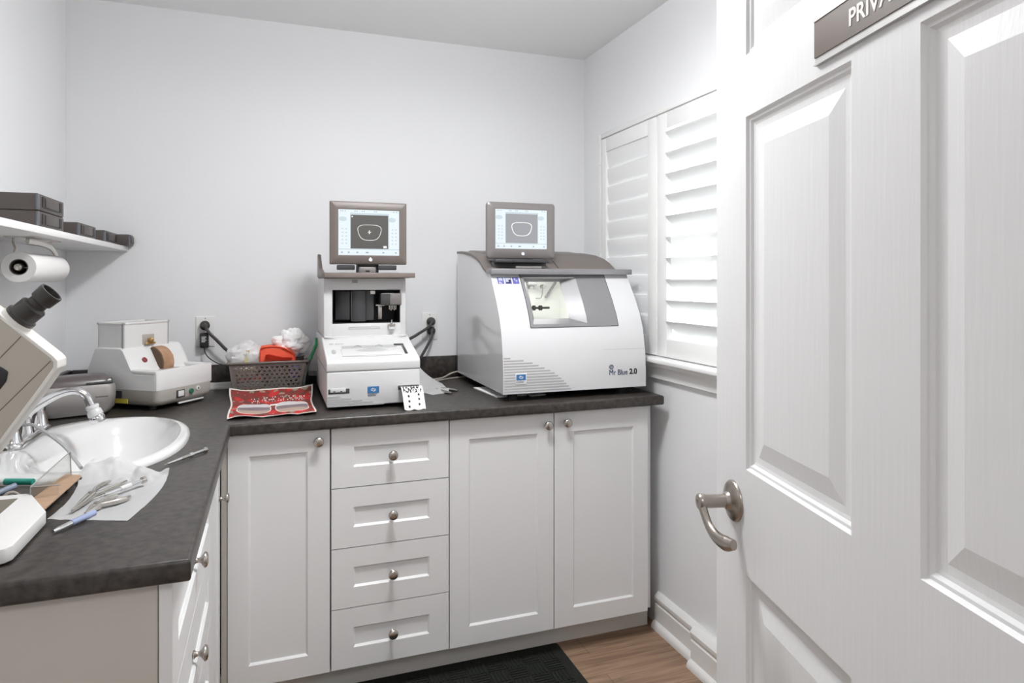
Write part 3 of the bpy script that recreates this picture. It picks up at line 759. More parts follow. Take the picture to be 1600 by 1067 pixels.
# ------------------------------------------------------------------ basket and what is in it
t = thing('storage_basket', 'taupe plastic basket with oval holes against the backsplash', 'basket', (.715, -.15, HC))
bx = dict(tx0=.573, tx1=.850, bx0=.588, bx1=.838, ty0=-.215, by0=-.200, ty1=-.055, by1=-.065, z0=HC+.001, z1=1.032)
def basket_wall(P, ncol, nrow):
    """P(u,v,w): bilinear wall, w = thickness; a sheet pierced by staggered oval holes"""
    t_ = bmesh.new(); K = 12
    def cell(u0, u1, v0, v1, hole=True):
        if not hole:
            t_.faces.new([t_.verts.new(P(u, v)) for u, v in ((u0, v0), (u1, v0), (u1, v1), (u0, v1))]); return
        cu, cv = (u0+u1)/2, (v0+v1)/2; hu, hv = (u1-u0)/2, (v1-v0)/2
        o, i = [], []
        for k in range(K):
            a = 2*pi*k/K; c, s_ = cos(a), sin(a); m = max(abs(c), abs(s_))
            o.append(t_.verts.new(P(cu+hu*c/m, cv+hv*s_/m))); i.append(t_.verts.new(P(cu+hu*.64*c, cv+hv*.55*s_)))
        for k in range(K): t_.faces.new((o[k], o[(k+1) % K], i[(k+1) % K], i[k]))
    mu, mv0, mv1 = .05, .07, .90
    cell(0, 1, 0, mv0, False); cell(0, 1, mv1, 1, False); cell(0, mu, mv0, mv1, False); cell(1-mu, 1, mv0, mv1, False)
    du = (1-2*mu)/(ncol+.5); dv = (mv1-mv0)/nrow
    for r in range(nrow):
        o = mu+(du/2 if r % 2 else 0); v0 = mv0+dv*r
        if r % 2: cell(mu, mu+du/2, v0, v0+dv, False)
        else: cell(1-mu-du/2, 1-mu, v0, v0+dv, False)
        for c in range(ncol): cell(o+du*c, o+du*(c+1), v0, v0+dv)
    bmesh.ops.remove_doubles(t_, verts=t_.verts, dist=1e-5)
    bmesh.ops.solidify(t_, geom=t_.faces[:], thickness=.002)
    return t_
lerp = lambda a, c, u: a+(c-a)*u
def wallF(yb, yt): return lambda u, v: V((lerp(lerp(bx['bx0'], bx['tx0'], v), lerp(bx['bx1'], bx['tx1'], v), u), lerp(yb, yt, v), lerp(bx['z0'], bx['z1'], v)))
def wallS(xb, xt): return lambda u, v: V((lerp(xb, xt, v), lerp(lerp(bx['by0'], bx['ty0'], v), lerp(bx['by1'], bx['ty1'], v), u), lerp(bx['z0'], bx['z1'], v)))
b = B('basket_plastic')
b._take(basket_wall(wallF(bx['by0'], bx['ty0']), 13, 7)); b._take(basket_wall(wallF(bx['by1'], bx['ty1']), 13, 7))
b._take(basket_wall(wallS(bx['bx0'], bx['tx0']), 7, 7)); b._take(basket_wall(wallS(bx['bx1'], bx['tx1']), 7, 7))
b.box(bx['bx0'], bx['bx1'], bx['by0'], bx['by1'], HC+.0005, HC+.003)
obj('basket_wall', b, t)
b = B('basket_plastic')
rim = [V((bx['tx0']-.004, bx['ty0']-.004, 1.032)), V((bx['tx1']+.004, bx['ty0']-.004, 1.032)), V((bx['tx1']+.004, bx['ty1']+.004, 1.032)), V((bx['tx0']-.004, bx['ty1']+.004, 1.032))]
for i in range(4): b.cyl(rim[i], rim[(i+1) % 4], .0042, seg=10)
obj('basket_rim', b, t)
random.seed(4)
packs = [('pack_cream', .597, .665, .975, 1.005, 'cream packet seen through the basket holes'), ('pack_red', .598, .690, .957, .974, 'dark red packet lying mid-height in the basket'),
         ('pack_white', .602, .690, .940, .956, 'white packet in the basket under the dark red one'), ('pack_orange', .596, .700, .919, .939, 'orange packet at the bottom of the basket'),
         ('pack_blue', .79, .832, .965, 1.01, 'blue packet at the end of the basket near the tracer'), ('basket_plastic', .71, .782, .92, 1.0, 'brown packet in the middle of the basket')]
for m_, x0, x1, z0, z1, lab in packs:
    solo('packet', B(m_).box(x0, x1, -.190, -.10, z0, z1, .003), lab, 'packet', 'packets inside the basket')
# plastic bag
def crumple(f, amp): return lambda p: amp*noise.noise(p*f)+amp*.5*noise.noise(p*f*2.3)
b = B('bag_clear').ball((.630, -.14, 1.048), .064, (1.0, .72, .85), 4, lambda p: .28*abs(noise.noise(p*1.6+V((3, 1, 2))))-.10*noise.noise(p*4)+.06*noise.noise(p*9))
tb = thing('plastic_bag', 'crumpled clear plastic bag in the basket', 'bag', (.628, -.14, 1.0))
obj('bag_film', b, tb, angle=25)
obj('tape_strip', B('tape_yellow').grid(lambda u, v: V((.626+.013*u+.006*v, -.198+.012*v+.004*sin(v*3), 1.028+.05*v)), 2, 8, thick=.0008), tb, label='yellowish tape strip')
# folded orange cloth: a ribbon folded back on itself
tc_ = thing('folded_cloth', 'folded bright orange cloth standing out of the basket', 'cloth', (.74, -.15, 1.03))
out = smooth_path([V((.680, 0, 1.022)), V((.681, 0, 1.060)), V((.683, 0, 1.083)), V((.700, 0, 1.089)), V((.735, 0, 1.089)), V((.770, 0, 1.082)), V((.805, 0, 1.060)), V((.812, 0, 1.035)), V((.806, 0, 1.022))], 5)
L = []
for yy, k in ((-.180, .012), (-.188, .004), (-.186, 0), (-.10, 0), (-.095, .006)):
    L.append([V((lerp(p.x, .745, k*6), yy+.006*sin(p.x*70)+(.05*(p.z-1.03) if yy < -.15 else 0), lerp(p.z, 1.05, k*6))) for p in out])
obj('cloth_body', B('orange_cloth').loft(L), tc_, angle=60)
fold = smooth_path([V(p) for p in ((.800, 0, 1.045), (.765, 0, 1.047), (.730, 0, 1.056), (.712, 0, 1.061), (.702, 0, 1.056), (.703, 0, 1.045), (.716, 0, 1.040), (.745, 0, 1.038), (.80, 0, 1.036))], 6)
t_ = bmesh.new(); R = [[t_.verts.new((p.x, yy, p.z)) for p in fold] for yy in (-.206, -.19, -.17)]
for a, c in zip(R, R[1:]):
    for i in range(len(a)-1): t_.faces.new((a[i], a[i+1], c[i+1], c[i]))
bmesh.ops.solidify(t_, geom=t_.faces[:], thickness=.005)
obj('cloth_fold', B('orange_cloth')._take(t_), tc_, angle=60)
# crumpled tissue
b = B('tissue').ball((.800, -.12, 1.092), .063, (1.0, .75, .82), 5, lambda p: .55*abs(noise.noise(p*1.5+V((7, 2, 1))))-.16+.16*abs(noise.noise(p*3.7))+.05*noise.noise(p*8))
solo('crumpled_tissue', b, 'crumpled white tissue heaped on top of the basket', 'tissue', angle=20)
# green tool leaning on the basket
b = B('green_plastic').tube([(0.889, -0.180, 1.117), (0.888, -0.185, 1.094), (0.875, -0.195, 1.062), (0.863, -0.205, 1.033)], [.008, .009, .009, .008], 12, 8, flat=.7)
b.m('dark_green').tube([(0.863, -0.205, 1.033), (0.853, -0.213, 1.005), (0.843, -0.220, .965), (0.841, -0.225, .926)], [.008, .010, .010, .005], 12, 8, flat=.6)
solo('green_pliers_handle', b, 'green and black bent tool handle leaning on the basket corner', 'tool')
# white leaflets behind the tool
solo('leaflet', B('paper').grid(lambda u, v: V((.844+.056*u, -.150+.010*sin(u*4)+.012*v, .985+.135*v*(.40+.60*u))), 8, 8, thick=.0006), 'white leaflet standing between the basket and the tracer', 'paper')
solo('leaflet', B('paper').grid(lambda u, v: V((.862+.050*u, -.115+.014*v-.004*sin(u*5), .962+.045*v-.004*u)), 8, 4, thick=.0006), 'small white card standing low behind the green tool handle', 'paper')

# ------------------------------------------------------------------ red lens cloth with printed sunglasses
CX0, CX1 = .590, .868
def clothp(u, v):
    # u along the wall, v from front to back
    x = lerp(lerp(.599, .580, v), lerp(.856, .868, v), u); y = -.690+.455*v-.02*math.sin(pi*u)*v
    x += .004*math.sin(v*7+1)*(u-.5)*2
    z = .9165+.004*(1+math.sin(9*u+3*v))*.5+.003*noise.noise(V((u*5, v*5, 0)))
    z += .020*max(0, (v-.72)/.28)**1.6 + .007*max(0, abs(u-.5)-.36)/.14*max(0, v-.6)/.4
    z += .005*max(0, (.10-v)/.10)*abs(math.sin(u*8))
    return V((x, y, z))
CM = ['cloth_red', 'cloth_bright', 'cloth_edge', 'cloth_speck', 'lens_pale', 'lens_mid', 'lens_low', 'cloth_script']
def in_lens(u, v, c):
    # rounded-trapezoid lens, c = centre
    du = (u-c)/.20; dv = (v-.34)/.20
    return (abs(du)**3.2+abs(dv)**3.2)
def clothm(u, v):
    if min(u, 1-u) < .018 or min(v, 1-v) < .022: return 2
    for c in (.285, .735):
        q = in_lens(u, v, c)
        if q < 1:
            if q > .84: return 2
            w_ = (v-.16)/.36
            return 4 if w_ > .68 else 5 if w_ > .34 else 6
    if .47 < u < .57 and .44 < v < .50: return 2
    n = noise.noise(V((u*9, v*6, 3))); n2 = noise.noise(V((u*16, v*13, 9)))
    if .60 < v < .80 and .22 < u < .90:
        k = noise.noise(V((u*60, int(v*26)*7.3, 2)))
        if int(v*26) % 2 == 0 and k > .18: return 7
    if n2 > .30 and (v > .74 or u < .16 or (v < .14 and u > .5)): return 3
    if n > .12: return 1
    return 0
b = B(*CM).grid(clothp, 150, 90, clothm)
bmesh.ops.solidify(b.bm, geom=b.bm.faces[:], thickness=.0008)
solo('lens_cloth', b, 'red printed cloth with a picture of sunglasses lying before the basket', 'cloth', angle=60)

# ------------------------------------------------------------------ lens tracer (machine with the first monitor)
def rotx90(x, y, z): return Matrix.Translation((x, y, z)) @ Matrix.Rotation(pi/2, 4, 'X')
t = thing('lens_tracer', 'white tracing machine with a tilted keypad deck and grey monitor on top', 'machine', (1.05, -.4, HC))
X0, X1 = .893, 1.205
YFm = -.645
b = B('white_plastic')
b.prism([(YFm, .927), (YFm, 1.040), (-.10, 1.040), (-.10, .927)], 'x', X0+.001, X1-.001, .004, 3)
obj('lower_housing', b, t, angle=40)
b = B('white_plastic').prism([(YFm-.001, 1.0415), (YFm-.001, 1.070), (YFm+.008, 1.080), (-.42, 1.138), (-.10, 1.138), (-.10, 1.0415)], 'x', X0, X1, .005, 3)
dk = obj('keypad_deck', b, t, angle=40)
# details lie on the sloping deck: a frame with x right, y up the slope, z out of it
sa = math.atan2(1.138-1.080, -.42-(YFm+.008)); DM = Matrix.Translation((X0, YFm+.008, 1.0803)) @ Matrix.Rotation(sa, 4, 'X')
def deckbox(b, x0, x1, y0, y1, z0, z1, bev=0): return b.box(x0, x1, y0, y1, z0, z1, bev, M=DM)
b = B('vent_grey')
deckbox(b, .06, .25, .098, .128, -.001, .0006)
b.m('white_plastic'); deckbox(b, .055, .255, .030, .097, -.001, .0022, .001)
obj('lens_slot', b, dk)
b = B('vent_grey')
def deckp(u, v):
    a = pi*u; return DM @ V((.10+.115*u, .073+(.020*sin(a))*v-.010*sin(a)*(1-v), .0028+.0035*sin(a)*sin(pi*v)))
b.grid(deckp, 16, 6)
obj('finger_dip', b, dk, angle=60)
b = B('panel_seam')
for (p, q) in (((.055, .029), (.155, .022)), ((.155, .022), (.255, .029))):
    d = V((q[0]-p[0], q[1]-p[1], 0)); n_ = V((-d.y, d.x, 0)).normalized()*.0006
    P = [DM @ (V((x[0], x[1], -.001))+s_*n_) for x, s_ in ((p, 1), (q, 1), (q, -1), (p, -1))]
    b.loft([P, [x+(DM.to_3x3() @ V((0, 0, .0015))) for x in P]])
for c in (.115, .19): b.tube([DM @ V((c-.012, .117, .001)), DM @ V((c, .124, .002)), DM @ V((c+.012, .117, .001))], .0014, 8, 5)
obj('deck_seam', b, dk)
obj('side_button', B('vent_grey').loft([[DM @ V((.030+.0075*cos(2*pi*k/24), .075+.020*sin(2*pi*k/24), z)) for k in range(24)] for z in (-.001, .001)]), dk)
b = B('dark_metal'); deckbox(b, .268, .277, .035, .118, -.002, .003, .001); deckbox(b, .243, .277, .118, .132, -.002, .003, .001)
obj('stylus_slot', b, dk)
b = B('vent_grey').text('essilor', .012, DM @ Matrix.Translation((.040, .148, .0002)), .0004)
b.loft([[DM @ V((.028+.008*cos(2*pi*k/20), .152+.005*sin(2*pi*k/20), z)) for k in range(20)] for z in (0, .0006)])
obj('maker_mark', b, dk)
# front details
b = B('dark_metal').box(X0+.006, X0+.074, YFm-.0015, YFm+.002, .969, .985, .001).m('white_plastic').box(X0+.012, X0+.062, YFm-.004, YFm, .974, .988, .002)
b.m('black_plastic').box(X0+.022, X0+.028, YFm-.0045, YFm, .976, .979).box(X0+.044, X0+.05, YFm-.0045, YFm, .976, .979)
obj('card_slot', b, t)
b = B('vent_grey')
for i in range(5):
    z = .9615-i*.0075; b.box(X0+.003, X0+.044+.036*i, YFm-.0012, YFm+.001, z-.0050, z)
obj('vent_slot', b, t)
def maker_logo(parent, x, y, z, w, tilt=0.0, plate=False):
    M = Matrix.Translation((x, y, z)) @ Matrix.Rotation(tilt, 4, 'X') @ Matrix.Rotation(pi/2, 4, 'X')
    b = B('logo_blue')
    if plate: b.m('logo_white').box(-.003, w+.003, -.014, w*.62+.003, -.0005, .0004, .0003, M=M)
    b.m('logo_blue').box(0, w, 0, w*.58, 0, .0010, M=M)
    b.m('logo_white')
    b.ring(M @ V((w*.5, w*.27, .0012)), M.to_3x3() @ V((0, 0, 1)), w*.10, w*.022, seg=20, s2=6)
    for sgn in (1, -1):
        pts = [M @ V((w*.5+sgn*w*.20*cos(a), w*.29+w*.14*sin(a)*sgn, .0012)) for a in (-1.6, -.8, 0, .8)]
        b.tube(pts, w*.022, 6, 5)
    b.m('ink_navy').text('essilor', w*.33, M @ Matrix.Translation((0, -w*.25, .0004)), .0003, .93)
    return obj('maker_logo', b, parent)
maker_logo(t, 1.026, YFm-.001, .966, .038)
obj('tape_slot', B('dark_metal').box(1.128, 1.200, YFm-.0012, YFm+.004, .972, .986, .001), t)
for x in (X0+.03, X1-.03):
    for y in (-.60, -.14): obj('foot', B('black_rubber').cyl((x, y, HC), (x, y, .929), .012, seg=14), t)
b = B('panel_seam').box(X0+.0006, X1-.0006, YFm+.003, -.102, 1.0398, 1.0418); obj('housing_seam', b, t)
# tower with its window
TX0, TX1, TY0, TY1, TZ0, TZ1 = .900, 1.198, -.42, -.115, 1.1385, 1.352
wx0, wx1, wz0, wz1 = .931, 1.176, 1.186, 1.309
b = B('white_plastic')
b.box(TX0, wx0, TY0, TY1, TZ0, TZ1, .004).box(wx1, TX1, TY0, TY1, TZ0, TZ1, .004).box(wx0-.006, wx1+.006, TY0+.0005, TY1, wz1, TZ1-.0005, .002).box(wx0-.006, wx1+.006, TY0+.0005, TY1, TZ0, wz0, .002).box(wx0-.006, wx1+.006, TY0+.14, TY1, wz0-.01, wz1+.01)
b.prism([(TX0+.001, 1.1395), (TX0+.001, 1.142), (TX1-.001, 1.142), (TX1-.001, 1.1375), (1.046, 1.116)], 'y', TY0-.018, TY0+.002, .001)
tw = obj('tower', b, t, angle=40)
b = B('panel_seam')
for p, q in (((TX0, 1.1388), (1.046, 1.1155)), ((1.046, 1.1155), (TX1, 1.137))):
    b.tube([(p[0], TY0-.0185, p[1]), (q[0], TY0-.0185, q[1])], .0008, 6, smooth=False)
b.box(.988, 1.10, TY0-.0006, TY0+.002, 1.1652, 1.1660).box(.988, 1.10, TY0-.0006, TY0+.002, 1.1718, 1.1726).box(.988, .9886, TY0-.0006, TY0+.002, 1.1652, 1.1726).box(1.0994, 1.10, TY0-.0006, TY0+.002, 1.1652, 1.1726)
b.box(1.0, 1.02, TY0-.0008, TY0+.001, 1.334, 1.345)
obj('tower_seam', b, tw)
b = B('black_plastic').box(wx0-.001, wx1+.001, TY0+.128, TY0+.139, wz0, wz1)
b.box(wx0, wx0+.002, TY0+.006, TY0+.13, wz0, wz1).box(wx1-.002, wx1, TY0+.006, TY0+.13, wz0, wz1).box(wx0, wx1, TY0+.006, TY0+.13, wz1-.002, wz1).box(wx0, wx1, TY0+.006, TY0+.13, wz0, wz0+.002)
ch = obj('chamber', b, tw)
b = B('dark_plastic').prism([(wx0+.014, TY0+.05), (wx0+.066, TY0+.035), (wx0+.066, TY0+.09), (wx0+.014, TY0+.1)], 'z', wz0+.012, wz1-.004, .002)
obj('slide_panel', b, ch)
def curved(x0, x1, y, bulge):
    pts = [(lerp(x0, x1, k/10), y-bulge*sin(pi*k/10)) for k in range(11)]
    return pts+[(x1, y+.05), (x0, y+.05)]
obj('drum', B('dark_plastic').prism(curved(wx0+.072, wx0+.122, TY0+.028, .008), 'z', wz0+.006, wz1-.004).m('dark_metal').box(wx0+.067, wx0+.071, TY0+.022, TY0+.03, wz0+.008, wz1-.003, .001), ch)
obj('drum', B('dark_plastic').prism(curved(wx0+.124, wx0+.152, TY0+.032, .003), 'z', wz0+.01, wz1-.004), ch)
b = B('dark_metal').box(wx0+.168, wx0+.18, TY0+.04, TY0+.06, wz0+.012, wz0+.066, .001).m('steel').box(wx0+.160, wx0+.192, TY0+.03, TY0+.04, wz0+.062, wz0+.067)
b.m('steel').box(wx0+.168, wx0+.182, TY0+.03, TY0+.04, wz0+.012, wz0+.062, .001).box(wx0+.138, wx0+.155, TY0+.02, TY0+.03, wz1-.016, wz1-.004)
b.m('dark_metal').box(wx0+.172, wx1+.004, TY0-.004, TY0+.07, wz1-.058, wz1-.012, .004)
b.m('bezel_grey').box(wx0+.206, wx1+.004, TY0-.008, TY0-.003, wz1-.056, wz1-.014, .002)
obj('stylus_head', b, ch)
b = B('steel').box(wx0+.204, wx0+.233, TY0+.01, TY0+.016, wz1-.060, wz1-.055)
for k in range(5): b.box(wx0+.205+.006*k, wx0+.208+.006*k, TY0+.01, TY0+.016, wz1-.074-.004*(k % 2), wz1-.055)
obj('probe_comb', b, ch)
b = B('steel')
b.cyl((wx0+.212, TY0-.008, wz0-.006), (wx0+.212, TY0-.008, wz0+.012), .003, seg=12).cyl((wx0+.212, TY0-.008, wz0-.010), (wx0+.212, TY0-.008, wz0-.004), .014, seg=20)
obj('centering_pin', b, ch)
b = B('white_plastic').cyl((wx0+.212, TY0-.008, wz0-.022), (wx0+.212, TY0-.008, wz0-.010), .011, seg=20)
obj('centering_cup', b, ch)
# grey tray on top
b = B('tray_taupe').box(.898, 1.222, -.475, -.455, 1.353, 1.371, .002)
b.box(.90, 1.205, -.458, -.105, 1.352, 1.360)
b.prism([(-.46, 1.356), (-.46, 1.371), (-.34, 1.376), (-.24, 1.39), (-.17, 1.43), (-.15, 1.446), (-.115, 1.449), (-.115, 1.356)], 'x', .897, .909, .002)
b.prism([(-.46, 1.356), (-.46, 1.371), (-.30, 1.373), (-.115, 1.374), (-.115, 1.356)], 'x', 1.196, 1.207, .002)
obj('top_tray', b, t, angle=40)
def monitor(parent, x0, x1, y, z0, z1, scr, dark, tint, r=.010):
    b = B('taupe_plastic')
    def fr(x0_, x1_, z0_, z1_, yy, rad, n=5):
        return [V((p.x, yy, p.y)) for p in rr(x0_, x1_, z0_, z1_, 0, rad, n)]
    sx0, sx1, sz0, sz1 = scr
    n = 5
    outer = fr(x0, x1, z0, z1, y+.014, r, n); o2 = fr(x0+.001, x1-.001, z0+.001, z1-.001, y+.004, r, n); o3 = fr(x0+.006, x1-.006, z0+.006, z1-.006, y, r, n)
    i1 = fr(sx0-.002, sx1+.002, sz0-.002, sz1+.002, y+.0005, .001, n); i2 = fr(sx0, sx1, sz0, sz1, y+.004, .0006, n)
    back = fr(x0+.012, x1-.012, z0+.012, z1-.012, y+.045, r, n); b0 = fr(x0+.002, x1-.002, z0+.002, z1-.002, y+.026, r, n)
    b.loft([back, b0, outer, o2, o3, i1, i2], True, True)
    c = obj('monitor_case', b, parent, mats=['bezel_grey'] if tint else ['taupe_plastic'], angle=40)
    w_, h_ = sx1-sx0, sz1-sz0
    Y = y+.0038
    s = B('screen_glass')
    def q(m_, u0, u1, v0, v1, k): s.m(m_).box(sx0+w_*u0, sx0+w_*u1, Y-.0003*k, Y+.0002, sz0+h_*v0, sz0+h_*v1)
    q('screen_glass', 0, 1, 0, 1, 0)
    q('screen_pale', 0, 1, .93, 1, 1)
    q('screen_pale', 0, .19, .14, .93, 1); q('screen_pale', .83, 1, .14, .93, 1)
    q('screen_pale', .0, 1, 0, .12, 1)
    q('screen_dark' if dark else 'screen_mid', .195, .815, .145, .885, 2)
    s.m('screen_line')
    pts = []
    for k in range(28):
        a = 2*pi*k/28
        px_, pz_ = (1 if cos(a) > 0 else -1)*abs(cos(a))**.62*.185, (1 if sin(a) > 0 else -1)*abs(sin(a))**.72
        pz_ = pz_*(.165 if pz_ > 0 else .175)
        px_ *= 1+pz_*1.1
        pts.append(V((sx0+w_*(.505+px_), Y-.0012, sz0+h_*(.505+pz_))))
    s.tube(pts+[pts[0]], .0011 if dark else .0018, 6, 2)
    if dark:
        s.m('logo_white'); q('screen_line', .495, .511, .47, .55, 3); q('screen_line', .475, .531, .503, .518, 3)
        q('screen_line', .21, .232, .83, .86, 3); q('screen_line', .735, .79, .16, .21, 3)
    for u in (.07, .88):
        s.m('screen_glass').ball((sx0+w_*u, Y-.0002, sz0+h_*.79), .013, (1.25, .02, .75), 2)
    for u in (.03, .06, .10, .26, .29, .38, .41, .58, .61, .90, .95): q('screen_icon', u, u+.018, .955, .975, 2)
    for u in (.04, .15, .29, .44, .46, .72, .93): q('screen_icon', u, u+.03, .045, .075, 2)
    for u in (.87, .93):
        for v in (.24, .32, .40, .48, .56): q('screen_glass', u, u+.03, v, v+.03, 2)
    for u in (.05, .11):
        for v in (.24, .32, .40, .48, .56): q('screen_glass', u, u+.03, v, v+.03, 2)
    obj('screen', s, c, label='lit display with a lens outline')
    bz = (z0+sz0)/2
    bt = B('chrome').lathe([(.0072, -.001), (.0072, .0015), (.006, .002)], ((sx0+sx1)/2+.004, y, bz), (0, -1, 0), 20)
    bt.m('power_button').lathe([(.0055, .001), (.0052, .0024), (.001, .003)], ((sx0+sx1)/2+.004, y, bz), (0, -1, 0), 20)
    obj('power_button', bt, c)
    return c
monitor(t, .921, 1.2015, -.42, 1.402, 1.633, (.952, 1.173, 1.436, 1.603), True, False, .004)
b = B('dark_plastic').box(.955, 1.17, -.44, -.30, 1.3605, 1.372, .003).box(1.02, 1.10, -.400, -.36, 1.37, 1.45, .004)
b.m('bezel_grey').box(1.022, 1.082, -.447, -.437, 1.364, 1.392, .003).m('black_plastic').box(1.045, 1.06, -.4476, -.446, 1.374, 1.38)
b.m('dark_plastic').box(.948, 1.012, -.41, -.39, 1.382, 1.40, .003).box(1.095, 1.165, -.41, -.39, 1.382, 1.40, .003)
obj('monitor_stand', b, t)

# printed paper tape hanging out of the tracer
def tapep(u, v):
    s_ = v
    y = lerp(-.648, -.700, min(1, s_*3)) if s_ < .33 else lerp(-.700, -.728, (s_-.33)/.67)
    z = .981+.004*sin(min(s_*3, 1)*pi) - (.0 if s_ < .2 else .062*((s_-.2)/.8)**1.05)
    return V((1.131+.071*u+.004*v, y-.002*sin(u*3), z-(.004*abs(sin(u*7)) if v > .97 else 0)))
def tapem(u, v):
    if v < .36 and noise.noise(V((u*14, v*20, 1))) > .02 and .06 < u < .94: return 1
    for cu, cv in ((.27, .5), (.75, .45), (.27, .7), (.74, .63), (.25, .9), (.72, .83)):
        if ((u-cu)*1.0)**2+((v-cv)*1.0)**2 < .0022: return 1
    return 0
b = B('paper', 'ink_black').grid(tapep, 44, 60, tapem)
bmesh.ops.solidify(b.bm, geom=b.bm.faces[:], thickness=.0005)
solo('paper_tape', b, 'white paper strip with black print and dots hanging from the tracer front', 'paper', angle=60)

# ------------------------------------------------------------------ lens edger (glossy machine with the second monitor)
t = thing('lens_edger', 'glossy white edging machine with a lit window and grey lid', 'machine', (1.775, -.36, HC))
EX0, EX1 = 1.491, 2.066
FP = [(-.690, .941), (-.690, 1.00), (-.684, 1.08), (-.668, 1.16), (-.645, 1.215), (-.612, 1.27), (-.572, 1.325), (-.548, 1.358), (-.543, 1.366)]   # front profile (y, z)
def fy(z):
    for (y0, z0), (y1, z1) in zip(FP, FP[1:]):
        if z0 <= z <= z1: return lerp(y0, y1, (z-z0)/(z1-z0))
    return FP[-1][0]
def ftilt(z): return math.atan2(fy(z+.006)-fy(z-.006), .012)
YBK = -.075
LIDP = [(-.543, 1.366), (-.500, 1.370), (-.460, 1.384), (-.420, 1.406), (-.370, 1.424), (-.30, 1.440), (-.22, 1.450), (-.15, 1.457), (YBK, 1.459)]
px0, px1, pz0, pz1 = 1.605, 1.962, 1.172, 1.366
def part_prof(z0, z1):
    zz = sorted({z0, z1, *[z for _, z in FP if z0 < z < z1]})
    return [(fy(z), z) for z in zz]
side = part_prof(.941, 1.366)+LIDP[1:]+[(YBK, .941)]
b = B('white_gloss')
b.prism(side, 'x', EX0, EX0+.012, .0).prism(side, 'x', EX1-.012, EX1, .0)
def shell(x0, x1, z0, z1):
    f = part_prof(z0, z1); g_ = [(y+.012, z) for y, z in f]
    b.prism(f+g_[::-1], 'x', x0, x1)
shell(EX0+.0115, px0, .941, 1.366); shell(px1, EX1-.0115, .941, 1.366); shell(px0-.0005, px1+.0005, .941, pz0)
b.box(EX0+.01, EX1-.01, -.678, YBK, .941, .955).box(EX0+.01, EX1-.01, YBK-.012, YBK, .941, 1.455)
obj('housing', b, t, angle=30)
obj('front_seam', B('panel_seam').box(EX0+.40, EX1-.001, fy(1.085)-.0006, fy(1.085)+.003, 1.0846, 1.0853), t)
# window panel
b = B('silver_grey')
zz = [pz0, 1.19, 1.215, 1.245, 1.27, 1.30, 1.325, 1.35, pz1]
wx0, wx1, wz0, wz1 = 1.636, 1.778, 1.201, 1.338
REC = .034
ox0, ox1, oz0, oz1 = 1.617, 1.834, 1.184, 1.362
t_ = bmesh.new()
def pt(x, z, d=0): return t_.verts.new((x, fy(z)-.0015+d, z))
zcut = sorted({pz0, pz1, oz0, oz1, *[z for z in zz if oz0 < z < oz1]})
for za, zb_ in zip(zcut, zcut[1:]):
    for xa, xb in ((px0, ox0), (ox0, ox1), (ox1, px1)):
        if xa == ox0 and oz0 <= za and zb_ <= oz1: continue
        t_.faces.new((pt(xa, za), pt(xb, za), pt(xb, zb_), pt(xa, zb_)))
zo = [z for z in zcut if oz0 <= z <= oz1]
def mapz(z): return lerp(wz0, wz1, (z-oz0)/(oz1-oz0))
def wp(x, z): return t_.verts.new((x, fy(z)+REC, z))
for za, zb_ in zip(zo, zo[1:]):
    t_.faces.new((pt(ox0, za), pt(ox0, zb_), wp(wx0, mapz(zb_)), wp(wx0, mapz(za))))
    t_.faces.new((pt(ox1, za), pt(ox1, zb_), wp(wx1, mapz(zb_)), wp(wx1, mapz(za))))
t_.faces.new((pt(ox0, oz0), pt(ox1, oz0), wp(wx1, wz0), wp(wx0, wz0)))
t_.faces.new((pt(ox0, oz1), pt(ox1, oz1), wp(wx1, wz1), wp(wx0, wz1)))
bmesh.ops.remove_doubles(t_, verts=t_.verts, dist=1e-5); bmesh.ops.recalc_face_normals(t_, faces=t_.faces)
b._take(t_)
pn = obj('window_panel', b, t, angle=14)
b = B('black_plastic')
for xx in (px0, px1):
    b.tube([(xx, fy(z)-.001, z) for z in zz], .0012, 6, 3)
b.box(px0, px1, fy(pz0)-.002, fy(pz0)+.002, pz0-.0012, pz0+.0006)
obj('panel_gasket', b, pn)
b = B('window_glass').grid(lambda u, v: V((lerp(wx0, wx1, u), fy(lerp(wz0, wz1, v))+REC+.0005, lerp(wz0, wz1, v))), 1, 8)
obj('viewing_glass', b, pn)
# lit working chamber behind the glass
cx0, cx1, cy0, cy1, cz0, cz1 = 1.600, 1.86, fy(wz0)+REC+.003, -.36, 1.165, 1.352
b = B('chamber_white').box(cx0, cx1, cy1, cy1+.004, cz0, cz1).box(cx0, cx0+.004, -.52, cy1, cz0, cz1).box(cx1-.004, cx1, -.52, cy1, cz0, cz1).box(cx0, cx1, -.55, cy1, cz1, cz1+.003).box(cx0, cx1, -.57, cy1, cz0-.004, cz0)
ch = obj('chamber', b, t)
obj('chamber_light', B('chamber_lamp').box(cx0+.03, cx1-.05, -.50, -.47, cz1-.008, cz1-.001, .002), ch)
b = B('black_rubber').cyl((1.70, -.40, 1.232), (1.79, -.40, 1.232), .0045, seg=14)
for x in (1.718, 1.723, 1.745, 1.752): b.cyl((x, -.40, 1.232), (x+.004, -.40, 1.232), .0105, seg=16)
b.cyl((1.672, -.42, 1.226), (1.678, -.42, 1.226), .010, seg=14)
obj('lens_clamp', b, ch)
b = B('silver_grey').box(1.69, 1.73, -.42, -.38, 1.322, 1.34, .004).cyl((1.71, -.40, 1.308), (1.71, -.40, 1.325), .012, seg=16).cyl((1.76, -.39, 1.318), (1.765, -.41, 1.318), .009, seg=14)
b.tube([(1.765, -.39, 1.315), (1.762, -.39, 1.285), (1.755, -.39, 1.272), (1.735, -.39, 1.271)], .0022, 8, 5)
